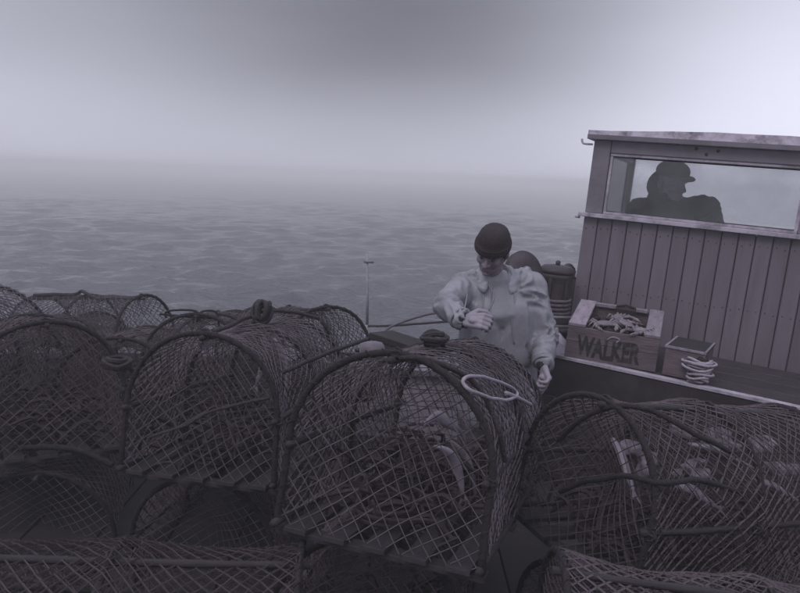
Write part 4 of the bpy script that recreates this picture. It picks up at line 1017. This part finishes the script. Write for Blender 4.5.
    for q, (rr_, dz, tr) in enumerate(((.074, .030, .017), (.090, .012, .022), (.106, -.012, .024))):
        pts = []
        for a in np.linspace(R(-62), R(242), 30):
            pts.append(nc + V((rr_ * math.cos(a) * 1.05, rr_ * math.sin(a) * .85 + .01, dz + .035 * math.sin(a) - .004 * q + .006 * noise.noise(V((a * 2, q, 0))))))
        mb.tube(pts, [tr * (1 + .25 * noise.noise(p * 15)) for p in pts], 8)
    mb.ell(nc + V((.01, .11, .0)), (.115, .055, .065), None, 14, 9)
    hood = remesh(mb, .008, 'hood', 3, .5); fold(hood, [], .01, 8, .010); add_mesh('hood', hood, MT['oilskin'], t, org)
    MT['jersey'] = mat('jersey_wool', T(0.13), .95, .3, 60, 1.0, 200)
    MB().cone(nk + V((0, .0, -.03)), .060, nk + V((0, .008, .020)), .058, 18).build('jersey_collar', MT['jersey'], t, True, org=org)
    # front placket and drawstring lying on the chest: fit to the smock surface
    deps_m = coat; from mathutils.bvhtree import BVHTree
    bv = BVHTree.FromPolygons([v.co + org for v in coat.vertices], [p.vertices[:] for p in coat.polygons])
    def onsurf(px, py, off=.003):
        o_ = V((0, 0, CZ)); d_ = (P(px, py, 3) - o_).normalized(); h = bv.ray_cast(o_, d_)[0]; return (h - d_ * off) if h else P(px, py, 3.4)
    for nm, m, r_, pxs in (('placket_seam', 'oilskin', .007, ((484, 287), (483, 296), (483, 312), (482, 330))), ('placket_seam', 'oilskin', .005, ((492, 286), (491, 300), (490, 318), (488, 332))), ('drawstring', 'rope_pale', .0035, ((488, 284), (494, 296), (489, 310))), ('shoulder_seam', 'oilskin', .006, ((513, 283), (515, 300), (512, 322), (514, 344))), ('shoulder_seam', 'oilskin', .005, ((470, 284), (467, 296), (464, 312)))):
        pts = smooth_path([onsurf(*q) for q in pxs], 5); mb = MB(); mb.tube(pts, r_ * .6, 6); mb.build(nm, MT[m], t, True, org=org)
    # trousers and boots
    mb = MB()
    for hip, kn_, an, toe in ft:
        mb.cone(hip, .105, kn_, .082, 14); mb.cone(kn_, .080, an + V((0, 0, .16)), .070, 14)
    mb.cone(pe + V((-.05, 0, 0)), .12, pe + V((.05, 0, 0)), .12); tr = remesh(mb, .011, 'trousers', 4); fold(tr, [(a, b, .08) for a, b, _, _ in ft] + [(b, c, .07) for _, b, c, _ in ft], .012, 5); add_mesh('trousers', tr, MT['trouser'], t, org)
    for hip, kn_, an, toe in ft:
        mb = MB(); mb.cone(an + V((0, 0, .26)), .066, an, .052, 14); mb.cone(an - V((0, 0, .035)), .050, toe, .040, 12); mb.box((an.x, an.y - .06, .012), (.045, .13, .012)); bt = remesh(mb, .008, 'boot', 3); add_mesh('boot', bt, MT['rubber'], t, org)
fisherman()

# --- the man in the wheelhouse, seen against the light
def helmsman():
    Yh = 4.95
    hc = P(671, 183, Yh); nk = P(671, 203, Yh + .02); ch = P(672, 222, Yh + .03); pe = V((ch.x, ch.y, 1.02))
    org = V((pe.x, pe.y, z_bot + .036)); t = thing('person', org, 'dark figure in a peaked cap and heavy jacket standing inside the wheelhouse', 'person')
    fdir = V((.50, -.85, -.10)); mb = MB(); L, Rm = head(mb, hc, fdir, V((0, 0, 1)), 1.18)
    mb.cone(hc - V((0, 0, .06)), .06, nk, .065); mb.cone(nk, .09, ch, .13); mb.cone(ch, .14, pe, .14)
    shA = P(640, 211, Yh + .05); shB = P(706, 209, Yh - .04); elA = P(630, 250, Yh); elB = P(716, 240, Yh - .15); wrA = P(648, 268, Yh - .2); wrB = P(733, 232, Yh - .3)
    for s, e, w_ in ((shA, elA, wrA), (shB, elB, wrB)):
        mb.cone(ch.lerp(s, .4), .08, s, .06); mb.cone(s, .05, e, .04); mb.cone(e, .04, w_, .027); d = (w_ - e).normalized(); hand(mb, w_ + d * .01, d, V((0, 0, -1)), 1, 1.05)
    legs = []
    for sx in (-1, 1):
        hip = pe + V((sx * .09, 0, -.02)); kn_ = hip.lerp(V((pe.x + sx * .1, pe.y, org.z)), .5); an = V((pe.x + sx * .1, pe.y, org.z + .08)); toe = an + V((.13, -.06, -.045)); legs.append((hip, kn_, an, toe)); mb.cone(hip, .085, kn_, .055); mb.cone(kn_, .05, an, .038); mb.cone(an - V((0, 0, .02)), .036, toe, .028)
    b = remesh(mb, .0048, 'body', 3); add_mesh('body', b, MT['skin'], t, org)
    mb = MB()
    mb.cone(nk - V((0, 0, .03)), .11, ch, .16, 16); mb.cone(shA - V((-.03, 0, .01)), .10, shB - V((.03, 0, .01)), .10, 16); mb.cone(ch, .19, pe, .18, 16)
    for s, e, w_ in ((shA, elA, wrA), (shB, elB, wrB)): mb.cone(s, .09, e, .075); mb.cone(e, .072, e.lerp(w_, .85), .055)
    j = remesh(mb, .011, 'jacket', 4); fold(j, [(shA, elA, .085), (elA, wrA, .065), (shB, elB, .085), (elB, wrB, .065)], .014, 2, .012); add_mesh('jacket', j, MT['coat2'], t, org)
    mb = MB(); mb.ell(L(0, -.070, -.02), (.115, .085, .110), Rm, 14, 10); mb.ell(L(0, -.02, -.10), (.125, .115, .065), Rm, 14, 10); hd = remesh(mb, .009, 'hood', 4); fold(hd, [], .01, 4, .012); add_mesh('hood', hd, MT['coat2'], t, org)
    MB().ell(L(0, -.005, .068), (.105, .120, .078), Rm, 20, 12).build('cap', MT['coat2'], t, True, org=org)
    mb = MB(); mb.ell(L(0, .105, .040), (.078, .034, .022), Rm, 18, 8); mb.build('cap_peak', MT['coat2'], t, True, org=org)
    mb = MB()
    for hip, kn_, an, toe in legs: mb.cone(hip, .10, kn_, .08); mb.cone(kn_, .078, an, .065)
    tr = remesh(mb, .014, 'trousers', 3); add_mesh('trousers', tr, MT['trouser'], t, org)
    for hip, kn_, an, toe in legs:
        mb = MB(); mb.cone(an, .055, an - V((0, 0, .03)), .045); mb.cone(an - V((0, 0, .03)), .045, toe, .038); bt = remesh(mb, .01, 'boot', 2); add_mesh('boot', bt, MT['rubber'], t, org)
helmsman()

# ------------------------------------------------------------------ lean everything aboard
bpy.context.view_layer.update()
for o in list(COL.objects):
    if o in BEFORE or o.parent is not None: continue
    o.matrix_world = HM @ o.matrix_basis
